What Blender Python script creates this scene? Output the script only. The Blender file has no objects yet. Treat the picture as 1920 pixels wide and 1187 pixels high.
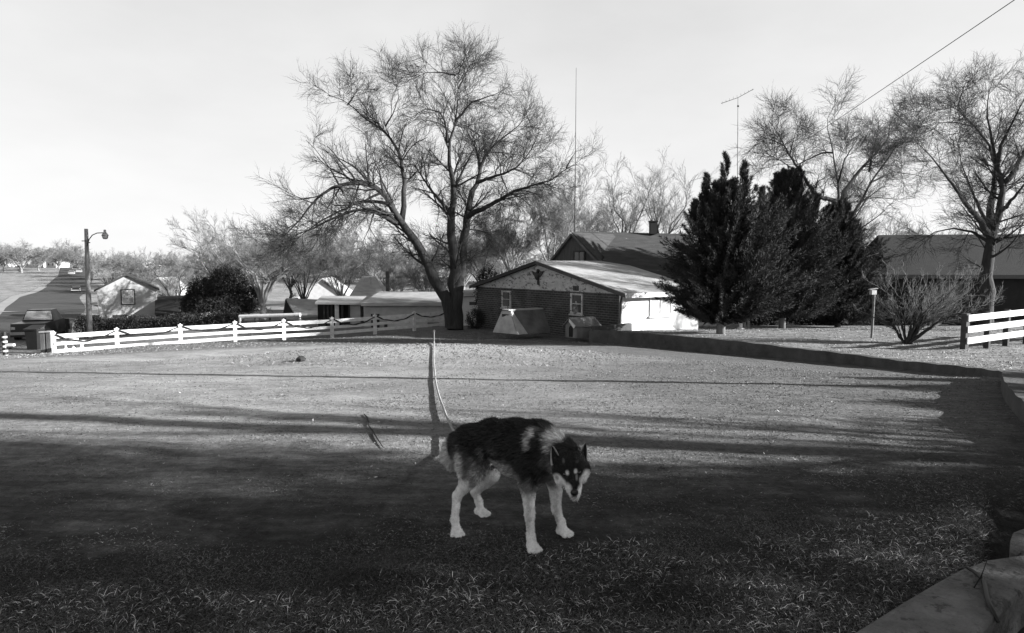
import bpy, math, random
import numpy as np
from mathutils import Vector
rng = np.random.default_rng(7)
random.seed(7)
R = math.radians
scene = bpy.context.scene
COL = scene.collection

# ------------------------------------------------------------------ camera
F = 1250.0                      # focal length in pixels of the 1920 wide photograph
PITCH = R(4.5)
CAMZ = 1.5
cam_d = bpy.data.cameras.new('camera')
cam = bpy.data.objects.new('camera', cam_d); COL.objects.link(cam)
cam_d.sensor_width = 36.0; cam_d.lens = 36.0 * F / 1920
cam_d.clip_start = 0.05; cam_d.clip_end = 5000
cam.location = (0, 0, CAMZ); cam.rotation_euler = (R(90) - PITCH, 0, 0)
scene.camera = cam
# ------------------------------------------------------------------ sky, sun, exposure
SUN_AZ = R(101); SUN_EL = R(17)        # azimuth clockwise from straight ahead (+Y)
w = bpy.data.worlds.new('World'); scene.world = w; w.use_nodes = True
nt = w.node_tree; nt.nodes.clear()
def wn(t, **k):
    n = nt.nodes.new(t)
    for a, b in k.items(): setattr(n, a, b)
    return n
sky = wn('ShaderNodeTexSky', sky_type='NISHITA', sun_disc=False, sun_elevation=SUN_EL, sun_rotation=SUN_AZ,
         altitude=300.0, air_density=1.0, dust_density=1.0, ozone_density=1.0)
sep = wn('ShaderNodeSeparateColor')      # black-and-white film behind a red filter: the red light of the sky
nt.links.new(sky.outputs[0], sep.inputs[0])
tc = wn('ShaderNodeTexCoord'); mp = wn('ShaderNodeMapping'); mp.inputs['Scale'].default_value = (1, 1, 2.6)
nz = wn('ShaderNodeTexNoise'); nz.inputs['Scale'].default_value = 1.6; nz.inputs['Detail'].default_value = 6; nz.inputs['Roughness'].default_value = .55
nt.links.new(tc.outputs['Generated'], mp.inputs[0]); nt.links.new(mp.outputs[0], nz.inputs['Vector'])
mr = wn('ShaderNodeMapRange'); mr.inputs[1].default_value = .3; mr.inputs[2].default_value = .7; mr.inputs[3].default_value = .90; mr.inputs[4].default_value = 1.10
nt.links.new(nz.outputs[0], mr.inputs[0])
# high thin cloud evens out the brightness between the sunward and the far side of the sky
mn = wn('ShaderNodeMath', operation='POWER'); mn.inputs[1].default_value = .22
nt.links.new(sep.outputs[0], mn.inputs[0])
mul = wn('ShaderNodeMath', operation='MULTIPLY'); nt.links.new(mn.outputs[0], mul.inputs[0]); nt.links.new(mr.outputs[0], mul.inputs[1])
# thin cloud low down, clear dark sky overhead
sz = wn('ShaderNodeSeparateXYZ'); nt.links.new(tc.outputs['Generated'], sz.inputs[0])
m2 = wn('ShaderNodeMapRange', interpolation_type='SMOOTHSTEP'); m2.inputs[1].default_value = .34; m2.inputs[2].default_value = .80; m2.inputs[3].default_value = 1.26; m2.inputs[4].default_value = .26
nt.links.new(sz.outputs[2], m2.inputs[0])
mul2 = wn('ShaderNodeMath', operation='MULTIPLY'); nt.links.new(mul.outputs[0], mul2.inputs[0]); nt.links.new(m2.outputs[0], mul2.inputs[1])
bg = wn('ShaderNodeBackground'); bg.inputs[1].default_value = .15
nt.links.new(mul2.outputs[0], bg.inputs[0])
out = wn('ShaderNodeOutputWorld'); nt.links.new(bg.outputs[0], out.inputs[0])
sd = bpy.data.lights.new('sun', 'SUN'); sd.energy = 4.2; sd.angle = R(.55); sd.color = (1, 1, 1)
sun = bpy.data.objects.new('sun', sd); COL.objects.link(sun)
SUNV = Vector((math.sin(SUN_AZ) * math.cos(SUN_EL), math.cos(SUN_AZ) * math.cos(SUN_EL), math.sin(SUN_EL)))
sun.rotation_euler = SUNV.to_track_quat('Z', 'Y').to_euler(); sun.location = (30, -5, 20)
vs = scene.view_settings
scene.display_settings.display_device = 'sRGB'
vs.view_transform = 'Standard'; vs.look = 'None'; vs.gamma = 1; vs.exposure = 1.9; vs.use_curve_mapping = False
scene.cycles.max_bounces = 4; scene.cycles.diffuse_bounces = 2; scene.cycles.caustics_reflective = False; scene.cycles.caustics_refractive = False

# ------------------------------------------------------------------ geometry of the view (pixel + real distance -> place)
cp, sp_ = math.cos(PITCH), math.sin(PITCH)
def ray(px, py):
    a = (px - 960) / F; b = (593.5 - py) / F
    return np.array([a, cp + b * sp_, -sp_ + b * cp])
def P(px, py, D):
    r = ray(px, py); return np.array([0, 0, CAMZ]) + r * (D / r[1])
def X_(px, D): return (px - 960) / F * D * 1.0
# ------------------------------------------------------------------ terrain
WALL = np.array([(3.42, 28.8), (4.6, 27.6), (6.9, 25.3), (8.4, 23.3), (9.3, 21.3), (9.85, 19), (10.05, 16.7), (9.97, 14), (9.5, 12.4), (8.5, 11), (7.35, 9.7), (6.45, 8.5), (5.72, 7.4), (5.1, 6.4), (4.65, 5.5), (4.3, 4.8)])
ys_u = [0, 4.6, 5.0, 5.6, 6.4, 7.4, 8.5, 9.7, 11, 12.4, 14, 17, 21.5, 25, 28, 31, 36, 40, 45, 80, 200]
zs_u = [-.03, -.02, .05, .12, .13, .09, .02, -.10, -.32, -.56, -.72, -1.0, -1.24, -1.28, -1.34, -1.58, -2.0, -2.25, -2.5, -3.2, -4]
def zu(x, y): return np.interp(y, ys_u, zs_u)
ys_b = [-60, 0, 4.5, 7, 9, 12, 14.5, 18, 20, 26, 31, 38, 45, 60, 80, 110, 150, 200, 260, 330, 450, 900, 3000]
zs_b = [.3, 0, 0, -.06, -.18, -.45, -.72, -1.08, -1.25, -1.72, -2.03, -2.25, -2.6, -3.6, -4.3, -4.7, -4.9, -2.6, -.6, .7, 1.3, 3, 4]
def sst(t): t = np.clip(t, 0, 1); return t * t * (3 - 2 * t)
PEG = (-1.9, 16.0)
KB = None
def zg(x, y):
    x = np.asarray(x, float); y = np.asarray(y, float)
    s = np.clip(y * .06, .25, 6)
    z = (np.interp(y - s, ys_b, zs_b) + 2 * np.interp(y, ys_b, zs_b) + np.interp(y + s, ys_b, zs_b)) / 4
    z = z + .46 * np.exp(-(((x - PEG[0]) / 5.0) ** 2 + ((y - 15.8) / 2.0) ** 2)) - .28 * np.exp(-(((x + 7.5) / 4) ** 2 + ((y - 20.5) / 3.0) ** 2))
    z = z - .22 * sst((x - 3) / 6) * sst((y - 9) / 6) * sst((60 - y) / 20)
    z = z - .70 * sst((-x - 15 - (y - 30) * .3) / 8) * sst((y - 18) / 10) * sst((60 - y) / 15)
    z = z - 1.15 * sst((y - 44) / 5) * sst((72 - y) / 8) * sst((x + 34) / 6) * sst((6 - x) / 6)
    fx = ((x + 20.75) * 11.3 - (y - 29.9) * 16.65) / 20.12      # distance in front of the white fence
    z = z - .42 * np.exp(-(np.where(fx > 0, fx / 3.2, fx / 5.0)) ** 2) * sst((x + 21) / 3.5) * sst((-3.6 - x) / 5)
    nn = .55 * (1 - np.exp(-((x - (-1.9 + (16 - y) * .139)) / .7) ** 2)) * np.sin(x * 1.7 + 1.3 * np.sin(y * 1.1)) * np.sin(y * 1.9 + np.sin(x * .9)) * .012 + np.sin(x * 4.1 + y * 2.3) * np.sin(y * 3.7 - x * 1.2) * .006
    z = z + nn * np.clip(1 - y / 60, .2, 1) * sst((np.abs(y - 3.6) - .2) / 2 + .3)
    # swale past the kerb, bottom right
    d = (x - 1.72) * .80 - (y - 2.55) * .60
    z = z - .16 * sst((d - .05) / .12) * sst((4.6 - y) / .8) * (x > .8)
    return z
def G(px, py, off=0.0):
    r = ray(px, py); lo, hi = 1.5, 900.
    D = None; prev = None
    for t in np.geomspace(1.5, 900, 2400):
        p = np.array([0, 0, CAMZ]) + r * (t / r[1])
        if p[2] < zg(p[0], p[1]) + off: return p
    return p

# ------------------------------------------------------------------ object helpers
def tag(o, label=None, cat=None, group=None, kind=None):
    if label: o['label'] = label
    if cat: o['category'] = cat
    if group: o['group'] = group
    if kind: o['kind'] = kind
    return o
def thing(name, loc, label, cat, group=None):
    o = bpy.data.objects.new(name, None); COL.objects.link(o); o.location = tuple(float(v) for v in loc); o.empty_display_size = .2
    return tag(o, label, cat, group)
WL = {}
def wloc(o):
    p = np.zeros(3)
    while o is not None: p = p + np.array(o.location); o = o.parent
    return p
def link(name, me, mat, parent=None, loc=None, smooth=False):
    if mat: me.materials.append(mat)
    if smooth: me.polygons.foreach_set('use_smooth', [True] * len(me.polygons))
    o = bpy.data.objects.new(name, me); COL.objects.link(o)
    if parent is not None: o.parent = parent
    if loc is not None: o.location = tuple(loc)
    return o
def npmesh(name, V, Fq, mat, parent=None, loc=(0, 0, 0), smooth=False, col=None):
    """V (n,3) world; Fq list of int arrays (k,3)/(k,4)"""
    V = np.asarray(V, np.float32)
    base = wloc(parent) if parent is not None else np.zeros(3)
    off = base + np.array(loc)
    me = bpy.data.meshes.new(name)
    me.vertices.add(len(V)); me.vertices.foreach_set('co', (V - off.astype(np.float32)).ravel())
    loops = np.concatenate([f.ravel() for f in Fq]).astype(np.int32)
    tot = np.concatenate([np.full(len(f), f.shape[1]) for f in Fq]).astype(np.int32)
    st = np.concatenate([[0], np.cumsum(tot)[:-1]]).astype(np.int32)
    me.loops.add(len(loops)); me.loops.foreach_set('vertex_index', loops)
    me.polygons.add(len(tot)); me.polygons.foreach_set('loop_start', st); me.polygons.foreach_set('loop_total', tot)
    me.update(calc_edges=True)
    if col is not None:
        a = me.color_attributes.new('tone', 'FLOAT_COLOR', 'POINT')
        c = np.ones((len(V), 4), np.float32); c[:, :3] = np.asarray(col, np.float32)[:, None]
        a.data.foreach_set('color', c.ravel())
    return link(name, me, mat, parent, loc, smooth)
class MB:
    def __init__(s): s.v = []; s.f = []
    def add(s, vs, fs):
        n = len(s.v); s.v += [tuple(map(float, v)) for v in vs]; s.f += [tuple(n + i for i in f) for f in fs]
    def hexa(s, p):   # 8 points: bottom 4 then top 4
        s.add(p, [(3, 2, 1, 0), (4, 5, 6, 7), (0, 1, 5, 4), (1, 2, 6, 5), (2, 3, 7, 6), (3, 0, 4, 7)])
    def box(s, c, d, ax=(1, 0)):
        """c centre, d sizes along (u, v, z); ax = horizontal unit vector u"""
        u = np.array([ax[0], ax[1], 0.]); u /= np.linalg.norm(u); v = np.array([-u[1], u[0], 0]); z = np.array([0, 0, 1.])
        c = np.array(c, float); h = np.array(d) / 2
        pt = lambda a, b, k: c + a * h[0] * u + b * h[1] * v + k * h[2] * z
        s.hexa([pt(-1, -1, -1), pt(1, -1, -1), pt(1, 1, -1), pt(-1, 1, -1), pt(-1, -1, 1), pt(1, -1, 1), pt(1, 1, 1), pt(-1, 1, 1)])
    def prism(s, poly, ext):
        poly = [np.array(p, float) for p in poly]; e = np.array(ext, float); n = len(poly)
        s.add(poly + [p + e for p in poly], [tuple(range(n))[::-1], tuple(range(n, 2 * n))] + [(i, (i + 1) % n, n + (i + 1) % n, n + i) for i in range(n)])
    def bar(s, a, b, w, h, up=(0, 0, 1)):
        a = np.array(a, float); b = np.array(b, float); d = b - a; d /= np.linalg.norm(d); up = np.array(up, float)
        r = np.cross(d, up); r /= np.linalg.norm(r); u = np.cross(r, d)
        q = lambda p, i, j: p + r * i * w / 2 + u * j * h / 2
        s.hexa([q(a, -1, -1), q(a, 1, -1), q(b, 1, -1), q(b, -1, -1), q(a, -1, 1), q(a, 1, 1), q(b, 1, 1), q(b, -1, 1)])
    def tube(s, path, rad, n=8, cap=True):
        path = [np.array(p, float) for p in path]; m = len(path)
        if not hasattr(rad, '__len__'): rad = [rad] * m
        vs = []; ref = None
        for i, p in enumerate(path):
            t = path[min(i + 1, m - 1)] - path[max(i - 1, 0)]; t /= np.linalg.norm(t) + 1e-9
            if ref is None: ref = np.array([1., 0, 0]) if abs(t[0]) < .8 else np.array([0, 1., 0])
            a = np.cross(t, ref); a /= np.linalg.norm(a); b = np.cross(t, a); ref = np.cross(a, t)
            for k in range(n):
                th = 2 * math.pi * k / n; vs.append(p + (a * math.cos(th) + b * math.sin(th)) * rad[i])
        fs = [(i * n + k, i * n + (k + 1) % n, (i + 1) * n + (k + 1) % n, (i + 1) * n + k) for i in range(m - 1) for k in range(n)]
        if cap: fs += [tuple(range(n))[::-1], tuple(range((m - 1) * n, m * n))]
        s.add(vs, fs)
    def lathe(s, c, prof, n=14):   # profile (r, z) round vertical axis
        s.tube([(c[0], c[1], c[2] + z) for r, z in prof], [r for r, z in prof], n)
    def ball(s, c, r, n=8, m=6, sq=(1, 1, 1), jit=0):
        c = np.array(c, float); vs = []
        for i in range(m + 1):
            ph = math.pi * i / m
            for k in range(n):
                th = 2 * math.pi * k / n; j = 1 + random.uniform(-jit, jit)
                vs.append(c + r * j * np.array([math.sin(ph) * math.cos(th) * sq[0], math.sin(ph) * math.sin(th) * sq[1], math.cos(ph) * sq[2]]))
        s.add(vs, [(i * n + k, (i + 1) * n + k, (i + 1) * n + (k + 1) % n, i * n + (k + 1) % n) for i in range(m) for k in range(n)])
    def build(s, name, mat, parent=None, smooth=False, bevel=0):
        base = wloc(parent) if parent is not None else np.zeros(3)
        me = bpy.data.meshes.new(name)
        me.from_pydata([tuple(np.array(v) - base) for v in s.v], [], s.f); me.validate(); me.update()
        o = link(name, me, mat, parent, None, smooth)
        if bevel:
            b = o.modifiers.new('bevel', 'BEVEL'); b.width = bevel; b.segments = 2; b.limit_method = 'ANGLE'
        return o

# ------------------------------------------------------------------ materials
MATS = {}
def mat(name, c, var=.25, scale=3.0, rough=.85, bump=.0, bscale=30.0, spec=.3, detail=6, stretch=(1, 1, 1), speck=None, attr=False, metal=0):
    m = bpy.data.materials.new(name); m.use_nodes = True; N = m.node_tree; N.nodes.clear(); MATS[name] = m
    o = N.nodes.new('ShaderNodeOutputMaterial'); b = N.nodes.new('ShaderNodeBsdfPrincipled'); N.links.new(b.outputs[0], o.inputs[0])
    b.inputs['Roughness'].default_value = rough; b.inputs['Specular IOR Level'].default_value = spec; b.inputs['Metallic'].default_value = metal
    t = N.nodes.new('ShaderNodeTexCoord'); mpg = N.nodes.new('ShaderNodeMapping'); mpg.inputs['Scale'].default_value = stretch
    N.links.new(t.outputs['Object'], mpg.inputs[0])
    n = N.nodes.new('ShaderNodeTexNoise'); n.inputs['Scale'].default_value = scale; n.inputs['Detail'].default_value = detail; n.inputs['Roughness'].default_value = .62
    N.links.new(mpg.outputs[0], n.inputs['Vector'])
    r = N.nodes.new('ShaderNodeMapRange'); r.inputs[1].default_value = .28; r.inputs[2].default_value = .72
    r.inputs[3].default_value = 1 - var; r.inputs[4].default_value = 1 + var; N.links.new(n.outputs[0], r.inputs[0])
    mu = N.nodes.new('ShaderNodeMath'); mu.operation = 'MULTIPLY'; N.links.new(r.outputs[0], mu.inputs[0])
    if attr:
        a = N.nodes.new('ShaderNodeAttribute'); a.attribute_name = 'tone'
        m3 = N.nodes.new('ShaderNodeMath'); m3.operation = 'MULTIPLY'; m3.inputs[1].default_value = c
        N.links.new(a.outputs['Fac'], m3.inputs[0]); N.links.new(m3.outputs[0], mu.inputs[1])
    else: mu.inputs[1].default_value = c
    last = mu.outputs[0]
    if speck:   # (scale, threshold, value): patches of another tone (peeling, stains)
        n2 = N.nodes.new('ShaderNodeTexNoise'); n2.inputs['Scale'].default_value = speck[0]; n2.inputs['Detail'].default_value = 8; n2.inputs['Roughness'].default_value = .7
        N.links.new(mpg.outputs[0], n2.inputs['Vector'])
        r2 = N.nodes.new('ShaderNodeMapRange'); r2.inputs[1].default_value = speck[1]; r2.inputs[2].default_value = speck[1] + .04; N.links.new(n2.outputs[0], r2.inputs[0])
        mx = N.nodes.new('ShaderNodeMix'); N.links.new(r2.outputs[0], mx.inputs[0]); N.links.new(last, mx.inputs[2]); mx.inputs[3].default_value = speck[2]; last = mx.outputs[0]
    m.node_tree.links.new(last, b.inputs['Base Color'])
    if bump:
        n3 = N.nodes.new('ShaderNodeTexNoise'); n3.inputs['Scale'].default_value = bscale; n3.inputs['Detail'].default_value = 5
        N.links.new(mpg.outputs[0], n3.inputs['Vector'])
        bp = N.nodes.new('ShaderNodeBump'); bp.inputs['Strength'].default_value = bump; bp.inputs['Distance'].default_value = .03
        N.links.new(n3.outputs[0], bp.inputs['Height']); N.links.new(bp.outputs[0], b.inputs['Normal'])
    return m
M_white = mat('white_paint', .62, .16, 4, .6, .2, 40, speck=(7, .60, .28))
M_whitewall = mat('white_stucco', .52, .14, 2.5, .8, .3, 60)
M_peel = mat('peeling_white_paint', .44, .25, 2, .8, .3, 40, speck=(3.6, .54, .12), stretch=(1, 1, 2.2))
M_trimdark = mat('dark_trim', .035, .2, 5, .7)
M_glass = mat('window_glass', .05, .3, 2, .12, 0, spec=.6)
M_curtain = mat('pale_window_blind', .35, .3, 2, .5, 0)
M_shingle = mat('dark_shingles', .05, .35, 1.6, .95, .5, 12, stretch=(1, 1, 6), speck=(1.1, .66, .28))
M_shingle2 = mat('grey_shingles', .027, .22, 4, .95, .5, 14, stretch=(1, 1, 6))
M_roofpale = mat('pale_roofing', .34, .25, 1.2, .85, .4, 14, stretch=(1, 1, 4))
M_siding = mat('grey_siding', .36, .16, .9, .85, .2, 9, stretch=(1, 1, 5))
M_pale = mat('pale_siding', .40, .15, 2, .85, .2, 20)
M_darkwall = mat('dark_wall', .018, .3, 2, .9)
M_conc = mat('old_concrete', .07, .4, 2.2, .95, .5, 25, speck=(2.5, .60, .08))
M_kerb = mat('kerb_concrete', .16, .45, 5, .95, 1.0, 45, speck=(7, .56, .08))
M_wood = mat('weathered_wood', .16, .35, 4, .9, .4, 30, stretch=(1, 1, .25))
M_polewood = mat('pole_wood', .22, .4, 2, .9, .4, 30, stretch=(2, 2, .3))
M_ply = mat('weathered_plywood', .11, .45, 1.5, .9, .3, 20)
M_plylt = mat('pale_plywood', .36, .3, 2.5, .9, .3, 20)
M_metal = mat('dull_metal', .30, .2, 4, .5, 0, metal=.3)
M_darkmetal = mat('dark_metal', .03, .2, 4, .5)
M_blackpaint = mat('black_car_paint', .012, .2, 4, .3, spec=.5)
M_plastic = mat('black_plastic', .015, .2, 4, .5)
M_rope = mat('pale_rope', .32, .3, 60, .9, .4, 200)
M_garland = mat('dark_garland', .02, .4, 30, .95)
M_bark = mat('dark_bark', .035, .45, 5, .95, .8, 14, stretch=(1.6, 1.6, .25))
M_twig = mat('grey_twigs', .13, .3, 2, .95)
M_twigdark = mat('dark_twigs', .028, .3, 2, .95)
M_twigpale = mat('pale_twigs', .14, .35, .8, .95)
M_twigfar = mat('far_twigs', .15, .4, .15, .95)
M_barkpale = mat('pale_bark', .22, .4, 4, .95, .5, 14, stretch=(1.6, 1.6, .25))
M_fencepost = mat('dark_fence_post', .05, .4, 4, .9, .4, 30)
M_conifer = mat('juniper_foliage', .026, .5, 1.2, .8, attr=True)
M_hedge = mat('hedge_foliage', .03, .5, 1.5, .85, attr=True)
M_asphalt = mat('asphalt', .055, .3, .5, .9, .3, 30)
M_pave = mat('pavement_concrete', .30, .2, .8, .9)
M_stone = mat('dark_stone', .03, .3, 5, .9, .5, 20)
M_leaf = mat('dry_leaves', .36, .4, 9, .8, attr=True)
M_clod = mat('dirt_clods', .26, .3, 9, .95, .5, 60, attr=True)
M_grass = mat('grass_blades', .19, .35, .7, .75, spec=.25, attr=True)

def brick_mat(name, c1, c2, mortar, scale=1.0):
    m = bpy.data.materials.new(name); m.use_nodes = True; N = m.node_tree; b = N.nodes['Principled BSDF']
    t = N.nodes.new('ShaderNodeTexCoord'); mpg = N.nodes.new('ShaderNodeMapping')
    sx = N.nodes.new('ShaderNodeSeparateXYZ'); N.links.new(t.outputs['Object'], sx.inputs[0])
    # along the wall = combination of x and y (the gable wall runs along (7,-10))
    ad = N.nodes.new('ShaderNodeMath'); ad.operation = 'SUBTRACT'; N.links.new(sx.outputs[0], ad.inputs[0]); N.links.new(sx.outputs[1], ad.inputs[1])
    cx = N.nodes.new('ShaderNodeCombineXYZ'); N.links.new(ad.outputs[0], cx.inputs[0]); N.links.new(sx.outputs[2], cx.inputs[1])
    br = N.nodes.new('ShaderNodeTexBrick'); br.inputs['Scale'].default_value = scale
    br.inputs['Brick Width'].default_value = .42; br.inputs['Row Height'].default_value = .115; br.inputs['Mortar Size'].default_value = .016
    br.inputs['Color1'].default_value = (c1,) * 3 + (1,); br.inputs['Color2'].default_value = (c2,) * 3 + (1,); br.inputs['Mortar'].default_value = (mortar,) * 3 + (1,)
    N.links.new(cx.outputs[0], br.inputs['Vector'])
    n = N.nodes.new('ShaderNodeTexNoise'); n.inputs['Scale'].default_value = 1.3; n.inputs['Detail'].default_value = 6; N.links.new(t.outputs['Object'], n.inputs['Vector'])
    r = N.nodes.new('ShaderNodeMapRange'); r.inputs[1].default_value = .3; r.inputs[2].default_value = .7; r.inputs[3].default_value = .6; r.inputs[4].default_value = 1.5; N.links.new(n.outputs[0], r.inputs[0])
    mx = N.nodes.new('ShaderNodeMix'); mx.data_type = 'RGBA'; mx.blend_type = 'MULTIPLY'; mx.inputs[0].default_value = 1
    N.links.new(br.outputs[0], mx.inputs[6]); N.links.new(r.outputs[0], mx.inputs[7]); N.links.new(mx.outputs[2], b.inputs['Base Color'])
    bp = N.nodes.new('ShaderNodeBump'); bp.inputs['Strength'].default_value = .7; bp.inputs['Distance'].default_value = .02; bp.invert = True
    N.links.new(br.outputs['Fac'], bp.inputs['Height']); N.links.new(bp.outputs[0], b.inputs['Normal']); b.inputs['Roughness'].default_value = .9
    return m
M_brick = brick_mat('dark_brick', .022, .045, .11)

def ground_mat():
    m = bpy.data.materials.new('lawn_and_dirt'); m.use_nodes = True; N = m.node_tree; b = N.nodes['Principled BSDF']; L = N.links.new
    g = N.nodes.new('ShaderNodeNewGeometry'); s = N.nodes.new('ShaderNodeSeparateXYZ'); L(g.outputs['Position'], s.inputs[0])
    def math_(op, a, b_, c=None):
        n = N.nodes.new('ShaderNodeMath'); n.operation = op
        for i, v in enumerate((a, b_, c)):
            if v is None: continue
            if hasattr(v, 'default_value') or hasattr(v, 'is_output'): L(v, n.inputs[i])
            else: n.inputs[i].default_value = v
        return n.outputs[0]
    def noise(sc, det=5, rough=.6, st=None):
        n = N.nodes.new('ShaderNodeTexNoise'); n.inputs['Scale'].default_value = sc; n.inputs['Detail'].default_value = det; n.inputs['Roughness'].default_value = rough
        if st:
            mp_ = N.nodes.new('ShaderNodeMapping'); mp_.inputs['Rotation'].default_value = (0, 0, st[0]); mp_.inputs['Scale'].default_value = st[1]
            L(g.outputs['Position'], mp_.inputs[0]); L(mp_.outputs[0], n.inputs['Vector'])
        else: L(g.outputs['Position'], n.inputs['Vector'])
        return n.outputs[0]
    def mapr(v, a, b_, c, d, smooth=False):
        n = N.nodes.new('ShaderNodeMapRange'); 
        if smooth: n.interpolation_type = 'SMOOTHSTEP'
        L(v, n.inputs[0])
        for i, k in enumerate((a, b_, c, d)): n.inputs[i + 1].default_value = k
        return n.outputs[0]
    def mix(f, a, b_):
        n = N.nodes.new('ShaderNodeMix'); L(f, n.inputs[0])
        for i, v in ((2, a), (3, b_)):
            if isinstance(v, (int, float)): n.inputs[i].default_value = v
            else: L(v, n.inputs[i])
        return n.outputs[0]
    cx = N.nodes.new('ShaderNodeCombineXYZ'); L(math_('SUBTRACT', s.outputs[0], PEG[0]), cx.inputs[0]); L(math_('SUBTRACT', s.outputs[1], PEG[1]), cx.inputs[1])
    vl = N.nodes.new('ShaderNodeVectorMath'); vl.operation = 'LENGTH'; L(cx.outputs[0], vl.inputs[0]); dist = vl.outputs['Value']
    n_b = noise(.35, 4); n_m = noise(2.2, 6, .65); n_f = noise(14, 6, .7); n_s = noise(6, 5, .7, (R(35), (.35, 2.2, 1))); n_ff = noise(70, 3, .7)
    # worn dirt inside the circle the dog's leash reaches
    dd = math_('ADD', dist, mapr(n_m, .3, .7, -.9, .9))
    worn = mapr(dd, 11.2, 12.9, 1, 0, True)
    cy = N.nodes.new('ShaderNodeCombineXYZ'); L(math_('MULTIPLY', math_('SUBTRACT', s.outputs[0], PEG[0] + .8), .22), cy.inputs[0]); L(math_('SUBTRACT', s.outputs[1], 15.2), cy.inputs[1])
    v2 = N.nodes.new('ShaderNodeVectorMath'); v2.operation = 'LENGTH'; L(cy.outputs[0], v2.inputs[0]); crest = mapr(math_('ADD', v2.outputs['Value'], mapr(n_f, .3, .7, -.5, .5)), .3, 1.8, 1, 0, True)
    dirt = math_('MULTIPLY', mapr(n_m, .25, .75, .22, .40), mapr(n_f, .3, .7, .72, 1.25))
    dirt = math_('MULTIPLY', dirt, mapr(n_b, .3, .7, .62, 1.28)); dirt = math_('MULTIPLY', dirt, mapr(n_s, .35, .65, .8, 1.12)); dirt = mix(math_('MULTIPLY', crest, .8), dirt, math_('MULTIPLY', mapr(n_ff, .35, .65, .22, .55), 1.0))
    # grassier, darker ground on the right; in front, foreground shade darkened into the colour
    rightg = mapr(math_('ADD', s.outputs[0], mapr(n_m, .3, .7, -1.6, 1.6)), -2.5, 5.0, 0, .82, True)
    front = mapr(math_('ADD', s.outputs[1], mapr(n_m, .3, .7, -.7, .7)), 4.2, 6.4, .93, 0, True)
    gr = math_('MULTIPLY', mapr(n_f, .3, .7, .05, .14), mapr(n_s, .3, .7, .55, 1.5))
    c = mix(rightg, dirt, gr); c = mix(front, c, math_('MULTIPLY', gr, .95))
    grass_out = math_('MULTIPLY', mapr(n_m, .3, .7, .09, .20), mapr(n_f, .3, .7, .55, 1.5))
    near = mapr(s.outputs[1], 4, 12, .20, 1.0, True)  # grass near the camera darkened too, deepening the foreground shade
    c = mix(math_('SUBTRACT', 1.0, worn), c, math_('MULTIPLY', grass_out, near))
    # wheel ruts and far fields
    far = mapr(s.outputs[1], 45, 75, 0, 1, True)
    c = mix(far, c, math_('MULTIPLY', mapr(n_b, .3, .7, .16, .34), mapr(n_m, .3, .7, .8, 1.2)))
    c = math_('MULTIPLY', c, mapr(n_ff, .3, .7, .75, 1.25))
    L(c, b.inputs['Base Color']); b.inputs['Roughness'].default_value = .95; b.inputs['Specular IOR Level'].default_value = .15
    bp = N.nodes.new('ShaderNodeBump'); bp.inputs['Strength'].default_value = 1.0; bp.inputs['Distance'].default_value = .05
    h = math_('ADD', math_('MULTIPLY', n_f, 1.0), math_('ADD', math_('MULTIPLY', n_ff, .35), math_('MULTIPLY', n_s, .9)))
    L(h, bp.inputs['Height']); L(bp.outputs[0], b.inputs['Normal'])
    return m
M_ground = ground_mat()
M_yard = mat('pale_dry_lawn', .19, .6, 1.6, .95, .9, 8, speck=(1.0, .60, .16), stretch=(1, 1.8, 1))

def grid(us, vs, fn):
    U, V = np.meshgrid(us, vs); X, Y, Z = fn(U, V); n, m = U.shape
    i = np.arange(n * m).reshape(n, m); q = np.stack([i[:-1, :-1], i[:-1, 1:], i[1:, 1:], i[1:, :-1]], -1).reshape(-1, 4)
    return np.stack([X, Y, Z], -1).reshape(-1, 3), q
# wall side test for the sunken ground under the raised yard
def side_right(x, y):
    xw = np.interp(y, WALL[::-1, 1], WALL[::-1, 0]); return x - xw
yy = np.concatenate([np.linspace(-30, 0, 20, endpoint=False), np.geomspace(1.0, 2600, 520) - 1.0])
us = np.sign(np.linspace(-1, 1, 420)) * np.abs(np.linspace(-1, 1, 420)) ** 1.25 * 2.6
def terr(U, Y):
    X = U * (np.abs(Y) * 1.0 + 5); Z = zg(X, Y)
    s = side_right(X, Y); ins = (s > .15) & (Y < 58) & (Y > 5.2) & (X > 3.4)
    Z = np.where(ins, np.minimum(Z, zu(X, Y) - .35), Z)
    return X, Y, Z
V, q = grid(us, yy, terr)
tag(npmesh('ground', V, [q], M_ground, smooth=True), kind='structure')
# raised yard behind the low wall
def rz(t): return t
ww = np.array([(np.interp(s, np.linspace(0, 1, len(WALL)), WALL[:, 0]), np.interp(s, np.linspace(0, 1, len(WALL)), WALL[:, 1])) for s in np.linspace(0, 1, 90)])
for _ in range(25): ww[1:-1] = (ww[:-2] + 2 * ww[1:-1] + ww[2:]) / 4
tx = np.linspace(12, 75, 90); ty = np.interp(np.linspace(0, 1, 90), [0, .55, .8, 1], [60, 45, 20, 4.8])
def yard(U, S):
    k = S.astype(int); X = ww[k, 0] + .1 + (tx[k] - ww[k, 0]) * U; Y = ww[k, 1] + (ty[k] - ww[k, 1]) * U
    return X, Y, zu(X, Y) + .02 * np.sin(X * 2.1) * np.sin(Y * 1.7)
V, q = grid(np.linspace(0, 1, 120) ** 1.6, np.arange(90), yard)
tag(npmesh('yard', V, [q], M_yard, smooth=True), kind='structure')
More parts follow.
